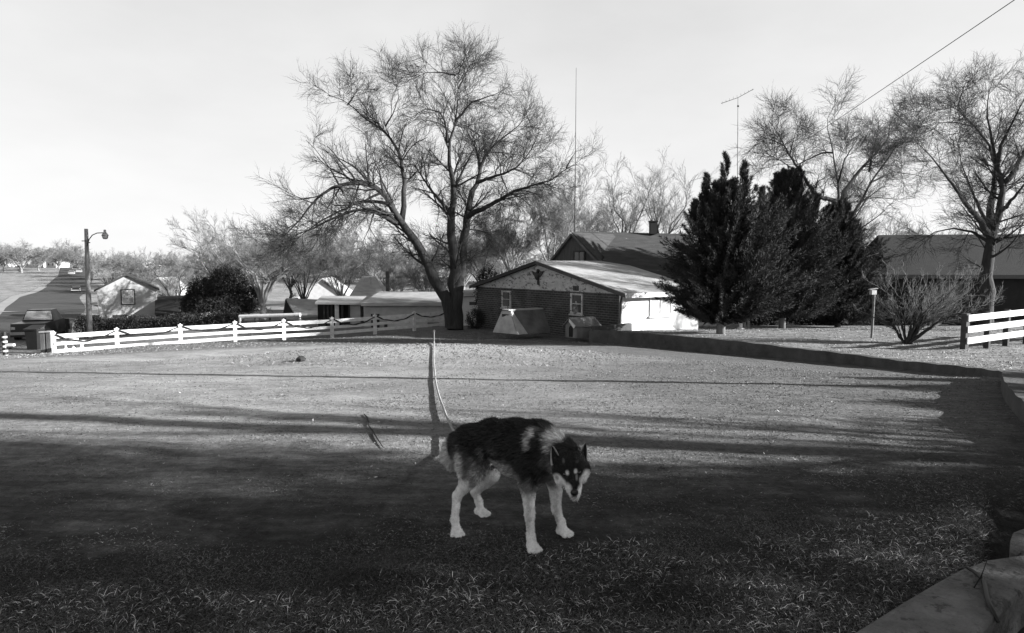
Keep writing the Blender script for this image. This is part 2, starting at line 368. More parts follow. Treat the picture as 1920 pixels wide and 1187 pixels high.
# streets
def strip(name, pts, wid, mat_, dz, kind='structure'):
    pts = np.array(pts, float); s = np.linspace(0, 1, 160); u = np.linspace(0, 1, len(pts))
    # smooth
    c = np.stack([np.interp(s, u, pts[:, 0]), np.interp(s, u, pts[:, 1])], -1)
    for _ in range(12): c[1:-1] = (c[:-2] + 2 * c[1:-1] + c[2:]) / 4
    wv = np.interp(s, u, wid) if hasattr(wid, '__len__') else np.full(160, wid)
    t = np.gradient(c, axis=0); t /= np.linalg.norm(t, axis=1)[:, None]; nrm = np.stack([t[:, 1], -t[:, 0]], -1)
    def fn(U, S):
        k = S.astype(int); X = c[k, 0] + nrm[k, 0] * wv[k] * U; Y = c[k, 1] + nrm[k, 1] * wv[k] * U
        zc = zg(X, Y) + dz
        return X, Y, zc
    V, q = grid(np.linspace(-.5, .5, 9), np.arange(160), fn)
    return tag(npmesh(name, V, [q], mat_, smooth=True), kind=kind)
#STREETS
strip('road', [(-26, 18), (-29, 30), (-34, 42), (-45, 60), (-60, 85), (-85, 122), (-107, 160), (-140, 215), (-190, 290)], 9.5, M_asphalt, .10)
strip('cross_street', [(-140, 76), (-90, 69), (-49, 62)], 9, M_asphalt, .085)
strip('pavement', [(-52, 66), (-68, 88), (-94, 126), (-116, 165)], 1.6, M_pave, .12)
strip('pavement', [(-59, 78.5), (-78, 81), (-140, 92)], 2.2, M_pave, .13)
strip('path', [(-34, 62), (-46, 80), (-62, 100)], 1.6, M_pave, .12)

def resample_(path, n):
    path = np.array(path, float); s = np.concatenate([[0], np.cumsum(np.linalg.norm(np.diff(path, axis=0), axis=1))]); u = np.linspace(0, s[-1], n)
    return np.stack([np.interp(u, s, path[:, i]) for i in range(3)], -1)
# ================================================================== BUILDINGS
def az3(v, z): return np.array([v[0], v[1], z])
#--- brick garage-house
A = np.array([-2.05, 40.0]); B = np.array([5.0, 30.0]); dW = (B - A) / np.linalg.norm(B - A); nW = np.array([-dW[1], dW[0]])  # nW points away from the camera
if nW[1] < 0: nW = -nW
LW = np.linalg.norm(B - A); EZ = .15; PZ = 1.52
h = thing('brick_house', (A[0], A[1], -2.4), 'low dark brick house with white peeling gable and bright white side wall', 'house')
c1 = lambda s, t, z: np.array([A[0] + dW[0] * s + nW[0] * t, A[1] + dW[1] * s + nW[1] * t, z])
def hx(mb, s0, s1, t0, t1, z0, z1):
    mb.hexa([c1(s0, t0, z0), c1(s1, t0, z0), c1(s1, t1, z0), c1(s0, t1, z0), c1(s0, t0, z1), c1(s1, t0, z1), c1(s1, t1, z1), c1(s0, t1, z1)])
m = MB(); hx(m, 0, LW - .12, 0, 5.2, -3, EZ); m.build('wall', M_brick, h)
m = MB(); m.prism([c1(-.02, -.02, EZ), c1(LW + .02, -.02, EZ), c1(LW / 2, -.02, PZ)], np.append(nW, 0) * 5.2)
tag(m.build('gable', M_peel, h), 'white painted gable with flaking paint')
m = MB(); hx(m, LW - .12, LW + .004, -.004, 5.2, -3, EZ); tag(m.build('side_wall', M_whitewall, h), 'bright white side wall')
for nm, s0, s1, z0_, z1_, mt in (('roof', LW / 2, LW + .45, PZ, EZ, M_roofpale), ('roof', LW / 2, -.45, PZ, EZ, M_shingle)):
    m = MB(); sl = (z1_ - z0_) / (LW / 2); e = .45 * abs(sl)
    a, b = c1(s0, -.3, z0_ + .02), c1(s1, -.3, z1_ - e + .02)
    m.prism([a, b, b + [0, 0, .14], a + [0, 0, .14]], np.append(nW, 0) * 5.7); r_ = m.build(nm, mt, h)
    m = MB(); m.prism([c1(s0, -.34, z0_ - .03), c1(s1, -.34, z1_ - e - .03), c1(s1, -.34, z1_ - e + .13), c1(s0, -.34, z0_ + .13)], np.append(nW, 0) * .035)
    m.build('rake_board', M_trimdark if s1 < 0 else M_conc, r_)
m = MB(); hx(m, LW + .42, LW + .46, -.3, 5.4, EZ - .16, EZ + .04); m.build('fascia', M_white, h)
m = MB(); hx(m, LW - .16, LW + .02, -.08, 0.06, -2.4, EZ - .02); m.build('corner_post', M_white, h)
m = MB(); m.tube([c1(LW + .05, -.12, EZ - .1), c1(LW - .02, -.14, EZ - .4), c1(LW - .02, -.14, -1.9), c1(LW + .02, -.3, -2.1)], .045, 8); m.build('downspout', M_darkmetal, h)
def s_of(px): k = (px - 960) / F; return (k * A[1] - A[0]) / (dW[0] - k * dW[1])
def z_of(py, D): return P(960, py, D)[2]
for (x0, x1, y0, y1) in ((942, 959, 545, 577), (1071, 1094, 550, 589)):
    s0, s1 = s_of(x0), s_of(x1); D = A[1] + dW[1] * (s0 + s1) / 2; zb, zt = z_of(y1, D), z_of(y0, D); f = .09
    m = MB(); 
    for q_ in ((s0, s1, zt - f, zt), (s0, s1, zb, zb + f), (s0, s0 + f * 1.5, zb + f, zt - f), (s1 - f, s1, zb + f, zt - f)): hx(m, q_[0], q_[1], -.07, -.003, q_[2], q_[3])
    hx(m, s0 - .05, s1 + .05, -.12, -.003, zb - .07, zb - .002)
    wf = m.build('window', M_peel, h)
    m = MB(); hx(m, s0 + f * 1.5, s1 - f, -.035, -.006, zb + f, zt - f); m.build('pane', M_glass, wf)
    m = MB(); hx(m, s0 + f * 1.5, s1 - f, -.055, -.037, (zb + zt) / 2 - .02, (zb + zt) / 2 + .02); m.build('sash_bar', M_peel, wf)
    if x0 > 1000:
        for k in range(3): 
            m = MB(); m.ball(c1(s0 + .34 + .10 * k, -.05, zb + .3 + .19 * (k % 2) + .1 * k), .06, 7, 5); m.build('curtain', M_plylt, wf)
s0 = s_of(1081); D = A[1] + dW[1] * s0
m = MB(); hx(m, s0 - .22, s0 - .03, -.05, -.022, z_of(545, D), z_of(536, D)); hx(m, s0 + .02, s0 + .2, -.05, -.022, z_of(545, D), z_of(536, D)); m.build('vent', M_darkmetal, h)
# window in the bright side wall
def hside(mb, t0, t1, o0, o1, z0, z1): hx(mb, LW + o0, LW + o1, t0, t1, z0, z1)
m = MB()
for (t0, t1, z0, z1) in ((1.7, 3.2, -.08, .0), (1.7, 3.2, -.93, -.85), (1.7, 1.78, -.85, -.08), (3.12, 3.2, -.85, -.08), (2.41, 2.49, -.85, -.08)): hside(m, t0, t1, .004, .06, z0, z1)
hside(m, 1.62, 3.28, .004, .13, -1.0, -.932)
wf = m.build('window', M_white, h)
m = MB(); hside(m, 1.78, 2.41, .006, .03, -.85, -.08); hside(m, 2.49, 3.12, .006, .03, -.85, -.08); m.build('pane', M_curtain, wf)
# eagle ornament hung on the gable
s0 = s_of(1010); D = A[1] + dW[1] * s0; zc = z_of(517, D)
o = thing('wall_ornament', c1(s0, -.06, zc), 'dark metal eagle ornament hung on the white gable', 'ornament')
m = MB(); m.ball(c1(s0, -.09, zc), .16, 10, 8, (1, .6, 1.5)); m.ball(c1(s0 + .08, -.11, zc + .27), .09, 8, 6); m.prism([c1(s0 + .14, -.12, zc + .3), c1(s0 + .25, -.12, zc + .22), c1(s0 + .14, -.12, zc + .22)], c1(0, .05, 0) - c1(0, 0, 0)); m.build('body', M_darkmetal, o, smooth=True)
for sg in (-1, 1):
    m = MB(); m.prism([c1(s0 + sg * .08, -.1, zc + .12), c1(s0 + sg * .5, -.1, zc + .26), c1(s0 + sg * .42, -.1, zc + .12), c1(s0 + sg * .2, -.1, zc - .08)], c1(0, .05, 0) - c1(0, 0, 0)); m.build('wing', M_darkmetal, o)
m = MB(); m.prism([c1(s0 - .06, -.1, zc - .16), c1(s0 + .08, -.1, zc - .16), c1(s0 + .14, -.1, zc - .5), c1(s0 - .02, -.1, zc - .46)], c1(0, .05, 0) - c1(0, 0, 0)); m.build('tail', M_darkmetal, o)

#--- main house behind
pl = lambda x, y: np.array([x, y, 3.5 - .084 * (x - 3.7) + .48 * (y - 41)])
h = thing('main_house', (4.5, 40, -2), 'steep dark shingled house rising behind the brick garage', 'house')
poly = [pl(3.8, 41), pl(10.8, 42), pl(11.6, 34.0), pl(4.2, 35.4), pl(5.25, 37.9)]
m = MB(); m.prism(poly, (0, 0, -.16)); m.add([pl(3.8, 41), pl(10.8, 42), (11, 47, 1.6), (4.2, 47, 1.6)], [(0, 1, 2, 3)])
rf = m.build('roof', M_shingle, h)
m = MB(); m.box((8.7, 41.4, 3.72), (.42, .42, .75)); m.box((8.7, 41.4, 4.12), (.5, .5, .08)); m.build('chimney', M_darkwall, rf)
m = MB(); m.box((7.8, 43.2, -.6), (6.2, 5.2, 4.0)); m.build('wall', M_siding, h)
pk = P(1075, 441, 38.6); bl = P(1028, 498, 39.5); br_ = P(1130, 498, 37.7)
m = MB(); m.prism([bl, br_, pk], (.55, .75, 0)); gb = m.build('gable', mat('dark_board_siding', .10, .35, 5, .9, stretch=(4, 4, .3)), h)
m = MB(); u = (br_ - bl); u /= np.linalg.norm(u); nf = np.array([u[1], -u[0], 0]) 
if nf[1] > 0: nf = -nf
wc = P(1087, 484, 38.35)
def ug(c, a, z, o): return c + u * a + np.array([0, 0, z]) + nf * o
def boxg(mb, c, a0, a1, z0, z1, o0, o1): mb.hexa([ug(c, a0, z0, o0), ug(c, a1, z0, o0), ug(c, a1, z0, o1), ug(c, a0, z0, o1), ug(c, a0, z1, o0), ug(c, a1, z1, o0), ug(c, a1, z1, o1), ug(c, a0, z1, o1)])
boxg(m, wc, -.36, .36, -.38, .42, .02, .07); wf = m.build('window', M_trimdark, h)
m = MB(); boxg(m, wc, -.28, -.03, -.3, .34, .072, .08); boxg(m, wc, .03, .28, -.3, .34, .072, .08); m.build('pane', M_glass, wf)
for (a, b) in ((bl + [0, 0, -.05], pk + [0, 0, .05]), (pk + [0, 0, .05], br_ + [0, 0, -.05])):
    m = MB(); m.bar(a + nf * .16, b + nf * .16, .3, .10, up=np.cross(b - a, nf)); m.build('rake_board', M_ply, gb)
bk = np.array([2.6, 2.2, 0])
m = MB(); m.prism([pk + nf * .2 + [0, 0, .1], br_ + nf * .2 + [.05, 0, .05], br_ + bk + [.05, 0, .05], pk + bk + [0, 0, .1]], (0, 0, .06)); m.build('dormer_roof', M_shingle, h)
#--- television antennas
o = thing('antenna_mast', P(1078, 430, 44), 'very tall thin antenna mast standing behind the dark shingled house', 'antenna mast')
m = MB(); a0 = P(1077, 470, 44); m.tube([a0, P(1079, 300, 44), P(1080.5, 127, 44)], [.04, .032, .018], 6); m.build('mast', M_darkmetal, o)
o = thing('television_antenna', P(1383, 330, 38), 'thin television antenna on a pole above the junipers', 'antenna')
a0 = P(1381, 560, 38); t0 = P(1384, 183, 38)
m = MB(); m.tube([a0, t0], [.03, .02], 6); m.build('mast', M_darkmetal, o)
m = MB(); e0, e1 = P(1352, 194, 38.6), P(1413, 167, 37.4); m.tube([e0, t0, e1], .014, 5)
for k in np.linspace(.04, .96, 9):
    c = e0 + (e1 - e0) * k; v = np.array([.25, .75, 0]) * (.45 - .2 * k); m.tube([c - v, c + v], .006, 4)
m.build('boom', M_darkmetal, o)
m = MB(); m.ball(P(1384, 199, 38), .06, 8, 6); m.build('rotor', M_darkmetal, o)

#--- low wall round the raised yard
wz = lambda x, y: float(zu(x, y)) + .035
m = MB(); n = len(ww)
tn = np.gradient(ww, axis=0); tn /= np.linalg.norm(tn, axis=1)[:, None]; nn_ = np.stack([tn[:, 1], -tn[:, 0]], -1)
vs_ = []
for i in range(n):
    x, y = ww[i]; o_ = -nn_[i] * .13; i_ = nn_[i] * .13; zt = wz(x, y); zb = float(zg(x, y)) - .3
    for (ox, oy), z in ((o_, zb), (o_, zt), (i_, zt), (i_, zb)): vs_.append((x + ox, y + oy, z + (.012 * math.sin(i * 1.9) if z == zt else 0)))
fs_ = [(i * 4 + k, (i + 1) * 4 + k, (i + 1) * 4 + (k + 1) % 4, i * 4 + (k + 1) % 4) for i in range(n - 1) for k in range(4)] + [(0, 1, 2, 3)]
m.add(vs_, fs_)
o = m.build('retaining_wall', M_conc); tag(o, 'low dark concrete wall curving round the lawn to hold the raised yard', 'wall')
m = MB(); a = ww[0]; b = a + nW * 2.2 + dW * 0.2
m.bar(az3(a + nW * .15, -1.56), az3(b, -1.50), .22, .7); o = m.build('garden_wall', M_conc); tag(o, 'short concrete wall returning from the retaining wall to the brick house', 'wall')

#--- A-frame shelter
o = thing('animal_shelter', P(960, 625, 31.6), 'long weathered A-frame shelter against the brick wall', 'shelter')
bl, br_, tl, tr = P(924, 624, 31.6), P(970, 628, 30.7), P(941, 583, 31.7), P(957, 583, 31.3)
e = (P(1019, 577, 32.6) - tr); e[2] = 0; e2 = np.array([e[0] * 1.0, e[1] * 1.0, 0])
m = MB(); m.hexa([bl, br_, br_ + e2, bl + e2, tl, tr, tr + e2, tl + e2]); m.build('body', M_ply, o)
nn2 = np.cross(br_ - bl, tl - bl); nn2 /= np.linalg.norm(nn2); nn2 = nn2 if nn2[1] < 0 else -nn2
m = MB(); m.prism([bl + nn2 * .004 + [.01, 0, .02], br_ + nn2 * .004 + [-.01, 0, .02], tr + nn2 * .004 + [-.01, 0, -.01], tl + nn2 * .004 + [.01, 0, -.01]], nn2 * .02); m.build('end_panel', M_plylt, o)
cc = (tl + tr) / 2 * .78 + (bl + br_) / 2 * .22; uu = (br_ - bl) / np.linalg.norm(br_ - bl)
m = MB(); m.prism([cc - uu * .2 + [0, 0, -.06], cc + uu * .2 + [0, 0, -.06], cc + uu * .2 + [0, 0, .07], cc - uu * .2 + [0, 0, .07]], nn2 * .05); m.build('air_slot', M_trimdark, o)
m = MB(); m.bar((tl + tr) / 2 + [0, 0, .03] + nn2 * .06, (tl + tr) / 2 + e2 * 1.03 + [0, 0, .03], .5, .05); m.build('ridge_board', M_roofpale, o)
sv = (tr - br_); m = MB(); q0 = br_ + sv * .98; sn = np.cross(e2, sv); sn /= np.linalg.norm(sn); sn = sn if sn[1] < 0 else -sn
m.prism([br_ + sn * .004, br_ + e2 * .30 + sn * .004, tr + e2 * .04 + sn * .004, tr + sn * .004], sn * .02); m.build('side_panel', M_plylt, o)
#--- dog house
o = thing('dog_house', P(1075, 632, 29.6), 'small wooden dog house with arched doorway under the brick wall', 'dog house')
fl, fr = P(1060, 632, 30.0), P(1081, 634, 29.3); back = np.array([.98, .42, 0]); H = .55
up = np.array([0, 0, 1.]); u = (fr - fl) / np.linalg.norm(fr - fl); wd = np.linalg.norm(fr - fl); pk = (fl + fr) / 2 + up * (H + .3)
m = MB(); m.prism([fl, fr, fr + up * H, pk, fl + up * H], back); m.build('wall', M_wood, o)
nf = np.array([u[1], -u[0], 0]); nf = nf if nf[1] < 0 else -nf
m = MB(); dc = (fl + fr) / 2 + up * .03; arch = [dc - u * .14, dc + u * .14] + [dc + up * .36 + u * .14 * math.cos(t) + up * .14 * math.sin(t) for t in np.linspace(0, math.pi, 9)]
m.prism([p + nf * .002 for p in arch], nf * .012); m.build('doorway', M_darkwall, o)
for sd_, mt in ((1, M_wood), (-1, M_wood)):
    m = MB(); ev = pk + u * sd_ * (wd / 2 + .1) - up * (.3 + .06); m.prism([pk + nf * .1 + up * .01, ev + nf * .1, ev + nf * .1 + up * .04, pk + nf * .1 + up * .06], back * 1.12 - nf * .1); m.build('roof', mt, o)
m = MB(); m.prism([pk + nf * .13 + u * .02, pk + nf * .13 + u * (wd / 2 + .08) - up * .3, pk + nf * .13 + u * (wd / 2 - .05) - up * .42, pk + nf * .13 - up * .12], -nf * .02); tag(m.build('gable_board', M_white, o), 'bright white board on the gable')

#--- white fence
FA, FB = np.array([-20.75, 29.9]), np.array([-4.1, 41.2]); fd = (FB - FA) / np.linalg.norm(FB - FA); fl_ = np.linalg.norm(FB - FA); fn = np.array([fd[1], -fd[0]])
def fs(px): k = (px - 960) / F; return (k * FA[1] - FA[0]) / (fd[0] - k * fd[1])
fz = lambda s: float(np.interp(s, [0, fl_ * .35, fl_ * .62, fl_], [P(97, 664, 29.9)[2], P(335, 645, FA[1] + fd[1] * fs(335))[2], P(621, 629, FA[1] + fd[1] * fs(621))[2], P(838, 611, 41.2)[2]]))
fence = thing('rail_fence', (FA[0], FA[1], fz(0)), 'long white three rail fence along the street side of the lawn', 'fence')
posts = [0.06] + [fs(p) for p in (215, 335, 438, 530, 621, 702, 776, 838)]
fp = lambda s, o, z: np.array([FA[0] + fd[0] * s + fn[0] * o, FA[1] + fd[1] * s + fn[1] * o, z])
for i, s in enumerate(posts):
    m = MB(); z = fz(s); m.box(fp(s, .0, z + .40), (.17, .13, 1.10), fd); m.box(fp(s, 0, z + .972), (.21, .17, .04), fd); m.ball(fp(s, 0, z + 1.0), .05, 8, 5)
    m.build('post', M_white, fence)
for i in range(len(posts) - 1):
    a, b = posts[i], posts[i + 1]
    for hh, th in ((.13, .17), (.46, .15), (.80, .20)):
        m = MB(); m.bar(fp(a, .085, fz(a) + hh + random.uniform(-.01, .01)), fp(b - .01, .085, fz(b) + hh + random.uniform(-.01, .01)), .035, th); m.build('rail', M_white, fence)
names_ = ['garland on the first fence bay beside the left end post'] 
for i in range(len(posts) - 1):
    a, b = posts[i], posts[i + 1]; n_ = 12; m = MB()
    sag = [.42, .34, .30, .38, .42, .40, .36, .3][i]
    pts = [fp(a + (b - a) * t, .13, fz(a + (b - a) * t) + .93 - sag * 4 * t * (1 - t) + .02 * math.sin(t * 23)) for t in np.linspace(.03, .97, n_)]
    m.tube(pts, [.035 + .012 * math.sin(k * 2.3) for k in range(n_)], 6)
    o = m.build('garland', M_garland)
    tag(o, 'dark garland drooping between posts on the %s bay of the white fence from the left' % ['first', 'second', 'third', 'fourth', 'fifth', 'sixth', 'seventh', 'eighth'][i], 'garland', 'garlands along the white fence')
#--- right fence
RA, RB = np.array([14.36, 21.0]), np.array([22.5, 25.6]); rd = (RB - RA) / np.linalg.norm(RB - RA); rn = np.array([rd[1], -rd[0]])
fence = thing('rail_fence', (RA[0], RA[1], -1.25), 'short white rail fence with dark posts at the far right of the raised yard', 'fence')
rp = lambda s, o, z: np.array([RA[0] + rd[0] * s + rn[0] * o, RA[1] + rd[1] * s + rn[1] * o, z])
ps = [0, 1.38, 2.6, 4.0, 5.5, 7.2]
for k, s in enumerate(ps):
    b = rp(s, 0, 0); z = float(zu(b[0], b[1])) + s * .03; m = MB(); m.box(rp(s, -.02, z + .46), (.12 if k else .2, .16, 1.4), rd); m.build('post', M_fencepost, fence)
for hh in (.30, .66, 1.02):
    m = MB(); m.bar(rp(-.05, .085, -1.22 + hh), rp(7.4, .085, -1.08 + hh), .035, .2); m.build('rail', M_white, fence)

#--- house at the right
h = thing('long_house', (24, 42, -1.5), 'long dark house with grey shingled roof behind the right tree', 'house')
a, b = np.array([23.2, 41.2]), np.array([50., 37.]); d_ = (b - a) / np.linalg.norm(b - a); n_ = np.array([-d_[1], d_[0]]); L_ = np.linalg.norm(b - a)
q3 = lambda s, t, z: np.array([a[0] + d_[0] * s + n_[0] * t, a[1] + d_[1] * s + n_[1] * t, z])
m = MB(); m.prism([q3(.4, .6, -2), q3(L_, .6, -2), q3(L_, .6, .75), q3(.4, .6, .75)], q3(0, 7, 0) - q3(0, 0, 0)); m.build('wall', M_darkwall, h)
m = MB(); m.prism([q3(0, 0, .68), q3(L_, 0, .68), q3(L_, 4.4, 3.3), q3(.9, 4.4, 3.3)], (0, 0, .16)); m.prism([q3(.9, 4.4, 3.3), q3(L_, 4.4, 3.3), q3(L_, 8.6, .7), q3(0, 8.6, .7)], (0, 0, .16)); m.build('roof', M_shingle2, h)
m = MB(); m.prism([q3(0, -.03, .62), q3(L_, -.03, .62), q3(L_, -.03, .85), q3(0, -.03, .85)], q3(0, .028, 0) - q3(0, 0, 0)); m.build('fascia', M_trimdark, h)
for s in (3.2, 8.5, 14):
    m = MB(); m.prism([q3(s, .56, -.6), q3(s + 1.3, .56, -.6), q3(s + 1.3, .56, .45), q3(s, .56, .45)], q3(0, .037, 0) - q3(0, 0, 0)); m.build('window', M_glass, h)
#--- generic simple gabled house
def gable_house(name, c, ax, wd, dp, wh, rh, label, mw, mr, cat='house', wins=(), chimney=False, over=.25, mt=None, group=None, flip=False):
    """c: centre of the front wall's foot; ax: direction along the front (gable) wall"""
    u = np.array([ax[0], ax[1], 0.]); u /= np.linalg.norm(u); v = np.array([-u[1], u[0], 0])
    if (v[1] < 0) != flip: v = -v
    c = np.array(c, float); z = np.array([0, 0, 1.]); o = thing(name, c, label, cat, group)
    q = lambda a_, b_, k: c + u * a_ + v * b_ + z * k
    m = MB(); m.prism([q(-wd / 2, 0, -.5), q(wd / 2, 0, -.5), q(wd / 2, 0, wh), q(0, 0, wh + rh), q(-wd / 2, 0, wh)], v * dp); m.build('wall', mw, o)
    sl = rh / (wd / 2); m = MB()
    for sg in (-1, 1):
        e = q(sg * (wd / 2 + over), -over, wh - over * sl + .004); p_ = q(0, -over, wh + rh + .004); m.prism([p_, e, e + z * .15, p_ + z * .15], v * (dp + 2 * over))
    r_ = m.build('roof', mr, o)
    if mt:
        for sg in (-1, 1):
            e = q(sg * (wd / 2 + over), -over - .03, wh - over * sl - .03); p_ = q(0, -over - .03, wh + rh - .03); m = MB(); m.prism([p_, e, e + z * .19, p_ + z * .19], v * .026); m.build('rake_board', mt, r_)
    if chimney: m = MB(); m.box(q(.2, dp * .4, wh + rh + .3), (.5, .5, 1.1), u[:2]); m.build('chimney', M_brick, r_)
    for (a_, k, ww_, hh_) in wins:
        m = MB()
        for (x0, x1, z0, z1) in ((-ww_ / 2 - .09, ww_ / 2 + .09, hh_ / 2, hh_ / 2 + .1), (-ww_ / 2 - .09, ww_ / 2 + .09, -hh_ / 2 - .1, -hh_ / 2), (-ww_ / 2 - .09, -ww_ / 2, -hh_ / 2, hh_ / 2), (ww_ / 2, ww_ / 2 + .09, -hh_ / 2, hh_ / 2)):
            m.prism([q(a_ + x0, -.06, k + z0), q(a_ + x1, -.06, k + z0), q(a_ + x1, -.06, k + z1), q(a_ + x0, -.06, k + z1)], v * .056)
        wf = m.build('window', M_trimdark if mt else M_white, o)
        m = MB(); m.prism([q(a_ - ww_ / 2, -.03, k - hh_ / 2), q(a_ + ww_ / 2, -.03, k - hh_ / 2), q(a_ + ww_ / 2, -.03, k + hh_ / 2), q(a_ - ww_ / 2, -.03, k + hh_ / 2)], v * .026); m.build('pane', M_glass if not mt else M_curtain, wf)
        if mt:
            m = MB()
            for (x0, x1, z0, z1) in ((-ww_ / 2, ww_ / 2, -.03, .03), (-ww_ / 2, -ww_ / 2 + .08, -hh_ / 2, hh_ / 2), (ww_ / 2 - .08, ww_ / 2, -hh_ / 2, hh_ / 2), (-ww_ / 2, ww_ / 2, -hh_ / 2, -hh_ / 2 + .08), (-ww_ / 2, ww_ / 2, hh_ / 2 - .08, hh_ / 2)):
                m.prism([q(a_ + x0, -.045, k + z0), q(a_ + x1, -.045, k + z0), q(a_ + x1, -.045, k + z1), q(a_ + x0, -.045, k + z1)], v * .014)
            m.build('sash', M_white, wf)
    return o, q
D = 66; xl, xr = (187 - 960) / F * D, (291 - 960) / F * D; gz = -4.5; ez = P(0, 543, D)[2]; pz_ = P(0, 516, D)[2]
hh, q = gable_house('small_house', ((xl + xr) / 2, D, gz), (.88, .47), (xr - xl) * .93, 3.6, ez - gz, pz_ - ez, 'small pale grey house with dark roof trim behind the street lamp', M_siding, M_shingle2, wins=((0.02, P(0, 557, D)[2] - gz, 1.05, 1.35),), mt=M_trimdark)
m = MB(); m.prism([q(-1.35, -.04, 1.0), q(-.2, -.04, 1.0), q(-.2, -.04, .62), q(-1.35, -.04, .62)], (0, .036, 0)); m.build('basement_window', M_glass, hh)
m = MB(); m.prism([P(290, 590, 64), P(376, 586, 63), P(372, 552, 68), P(291, 556, 68)], (0, 0, -.2)); o = thing('low_shed', P(330, 600, 64), 'low dark sloping roof beside the small grey house', 'shed'); m.build('roof', M_shingle2, o)
m = MB(); m.prism([P(292, 591, 64.3), P(374, 588, 63.3), P(374, 612, 63.3), P(292, 614, 64.3)], (0, 3.6, 0)); m.build('wall', M_pale, o)
gable_house('bungalow', P(297, 556, 100), (1, .1), 3.6, 6, 1.3, 1.4, 'small white bungalow beyond the small grey house', M_whitewall, M_roofpale, wins=((-.6, .8, .7, .7),))
#--- low building in the middle distance
o = thing('low_building', (-9, 50, -4.1), 'long low pale building with flat eaves beyond the white fence', 'building')
def fr(px, D): return (px - 960) / F * D
zt = P(0, 572, 50)[2]; zb = -4.3
x0, x1 = fr(680, 50), fr(835, 50)
m = MB(); m.box(((x0 + x1) / 2, 53, (zt + zb) / 2 - .05), (x1 - x0, 5.6, zt - zb - .1)); m.build('wall', M_pale, o)
rz_ = P(0, 552, 55)[2]
m = MB(); m.prism([(x0 - .1, 49.8, zt - .05), (x1 + 1.2, 49.8, zt - .05), (x1 + .6, 55.5, rz_), (x0 + .2, 55.5, rz_)], (0, 0, .22)); m.build('roof', M_roofpale, o)
m = MB(); m.prism([(fr(605, 52) - .2, 50.6, zt + .02), (x0 - .12, 50.6, zt - .02), (x0 + .1, 55.4, rz_ - .3), (fr(600, 55), 55.4, rz_ - .3)], (0, 0, .16)); m.build('porch_roof', M_pale, o)
for px in (607, 614, 621, 631, 641, 654):
    m = MB(); m.box((fr(px, 51), 51, (zt + zb) / 2), (.13 if px != 631 else .3, .12, zt - zb)); m.build('porch_post', M_trimdark if px != 631 else M_white, o)
m = MB(); m.box((fr(665, 51), 51.6, (zt + zb) / 2), (.8, 1.2, zt - zb - .05)); m.build('porch_wall', M_siding, o)
m = MB(); m.box((fr(628, 53), 53.4, (zt + zb) / 2), (3.0, .2, zt - zb - .05)); m.build('porch_screen', M_darkwall, o)
m = MB(); m.box((fr(702, 50), 50.14, zb + 1.05), (.62, .1, 2.0)); m.build('door', M_trimdark, o)
m = MB(); m.box((fr(748, 50), 50.15, zb + 1.02), (1.9, .08, 1.5)); m.build('garage_door', M_whitewall, o)
m = MB(); m.box((fr(722, 50), 50.14, zb + 1.1), (.25, .1, .7)); m.build('window', M_glass, o)
for px in (745, 790, 812, 826):
    m = MB(); m.box((fr(px, 50), 50.12, zb + (.28 if px != 812 else 1.2)), (.9 if px < 830 else .4, .1, .4)); m.build('window', M_glass, o)
# hipped roof behind
m = MB(); z0, z1 = P(0, 560, 61)[2], P(0, 518, 62)[2]
a = [(fr(655, 60), 59, z0), (fr(728, 60), 59, z0), (fr(732, 64), 65, z0), (fr(652, 64), 65, z0)]; b = [(fr(683, 62), 61.2, z1), (fr(709, 62), 61.2, z1), (fr(709, 63), 62.6, z1), (fr(683, 63), 62.6, z1)]
o = thing('hip_roof_house', (fr(692, 60), 61, -4), 'pale house with tall truncated hip roof behind the low building', 'house')
m.hexa(a + b); m.build('roof', M_roofpale, o)
m = MB(); m.box((fr(692, 62), 62, z0 - 1.3), (3.2, 5.6, 2.6)); m.build('wall', M_pale, o)
m = MB(); m.box((fr(727, 60.5), 60.6, (P(0, 509, 60.6)[2] + z0) / 2), (.3, .3, P(0, 509, 60.6)[2] - z0)); m.build('chimney', M_conc, o)
gable_house('white_house', (fr(605, 76), 76, -4.6), (1, .12), 6.6, 8, 1.95, 2.4, 'white gabled house behind bare trees left of the hip roof', M_whitewall, M_roofpale, wins=((-.9, 1.2, .9, .9), (1.3, 1.2, .9, .9)))
o = thing('tent_roof_shed', P(570, 590, 60), 'shed with pale sloping roof and dark open gable end', 'shed')
m = MB(); m.prism([P(536, 559, 59), P(608, 562, 60), P(612, 590, 57), P(556, 594, 56)], (0, 0, -.15)); m.build('roof', M_roofpale, o)
m = MB(); m.prism([P(535, 561, 59.2), P(556, 594, 56.1), P(530, 594, 57.5)], (.3, 2.5, 0)); m.build('gable', M_darkwall, o)
m = MB(); m.prism([P(557, 595, 56.3), P(610, 591, 57.3), P(610, 612, 57.3), P(557, 614, 56.3)], (.2, 2.5, 0)); m.build('wall', M_pale, o)
o = thing('flat_roof_shed', P(880, 600, 46), 'pale flat roofed shed between the big tree and the brick house', 'shed')
m = MB(); m.prism([P(842, 556, 47), P(905, 556, 45), P(905, 612, 45), P(842, 612, 47)], (.5, 3, 0)); m.build('wall', M_pale, o)
m = MB(); m.prism([P(836, 556, 46.7), P(908, 555, 44.7), P(908, 547, 44.7), P(836, 547, 46.7)], (.5, 3.6, 0)); m.build('roof', M_roofpale, o)
m = MB(); m.prism([P(880, 572, 45.7), P(893, 572, 45.3), P(893, 566, 45.3), P(880, 566, 45.7)], (.0, .06, 0)); m.build('vent', M_trimdark, o)
#--- white garage between junipers and right house
gable_house('white_garage', (fr(1672, 47), 46, -1.6), (1, .35), 3.4, 5, 1.2, 1.5, 'white garage gable glimpsed left of the many stemmed shrub', M_whitewall, M_roofpale, cat='garage', wins=((0, .6, .6, .5),))
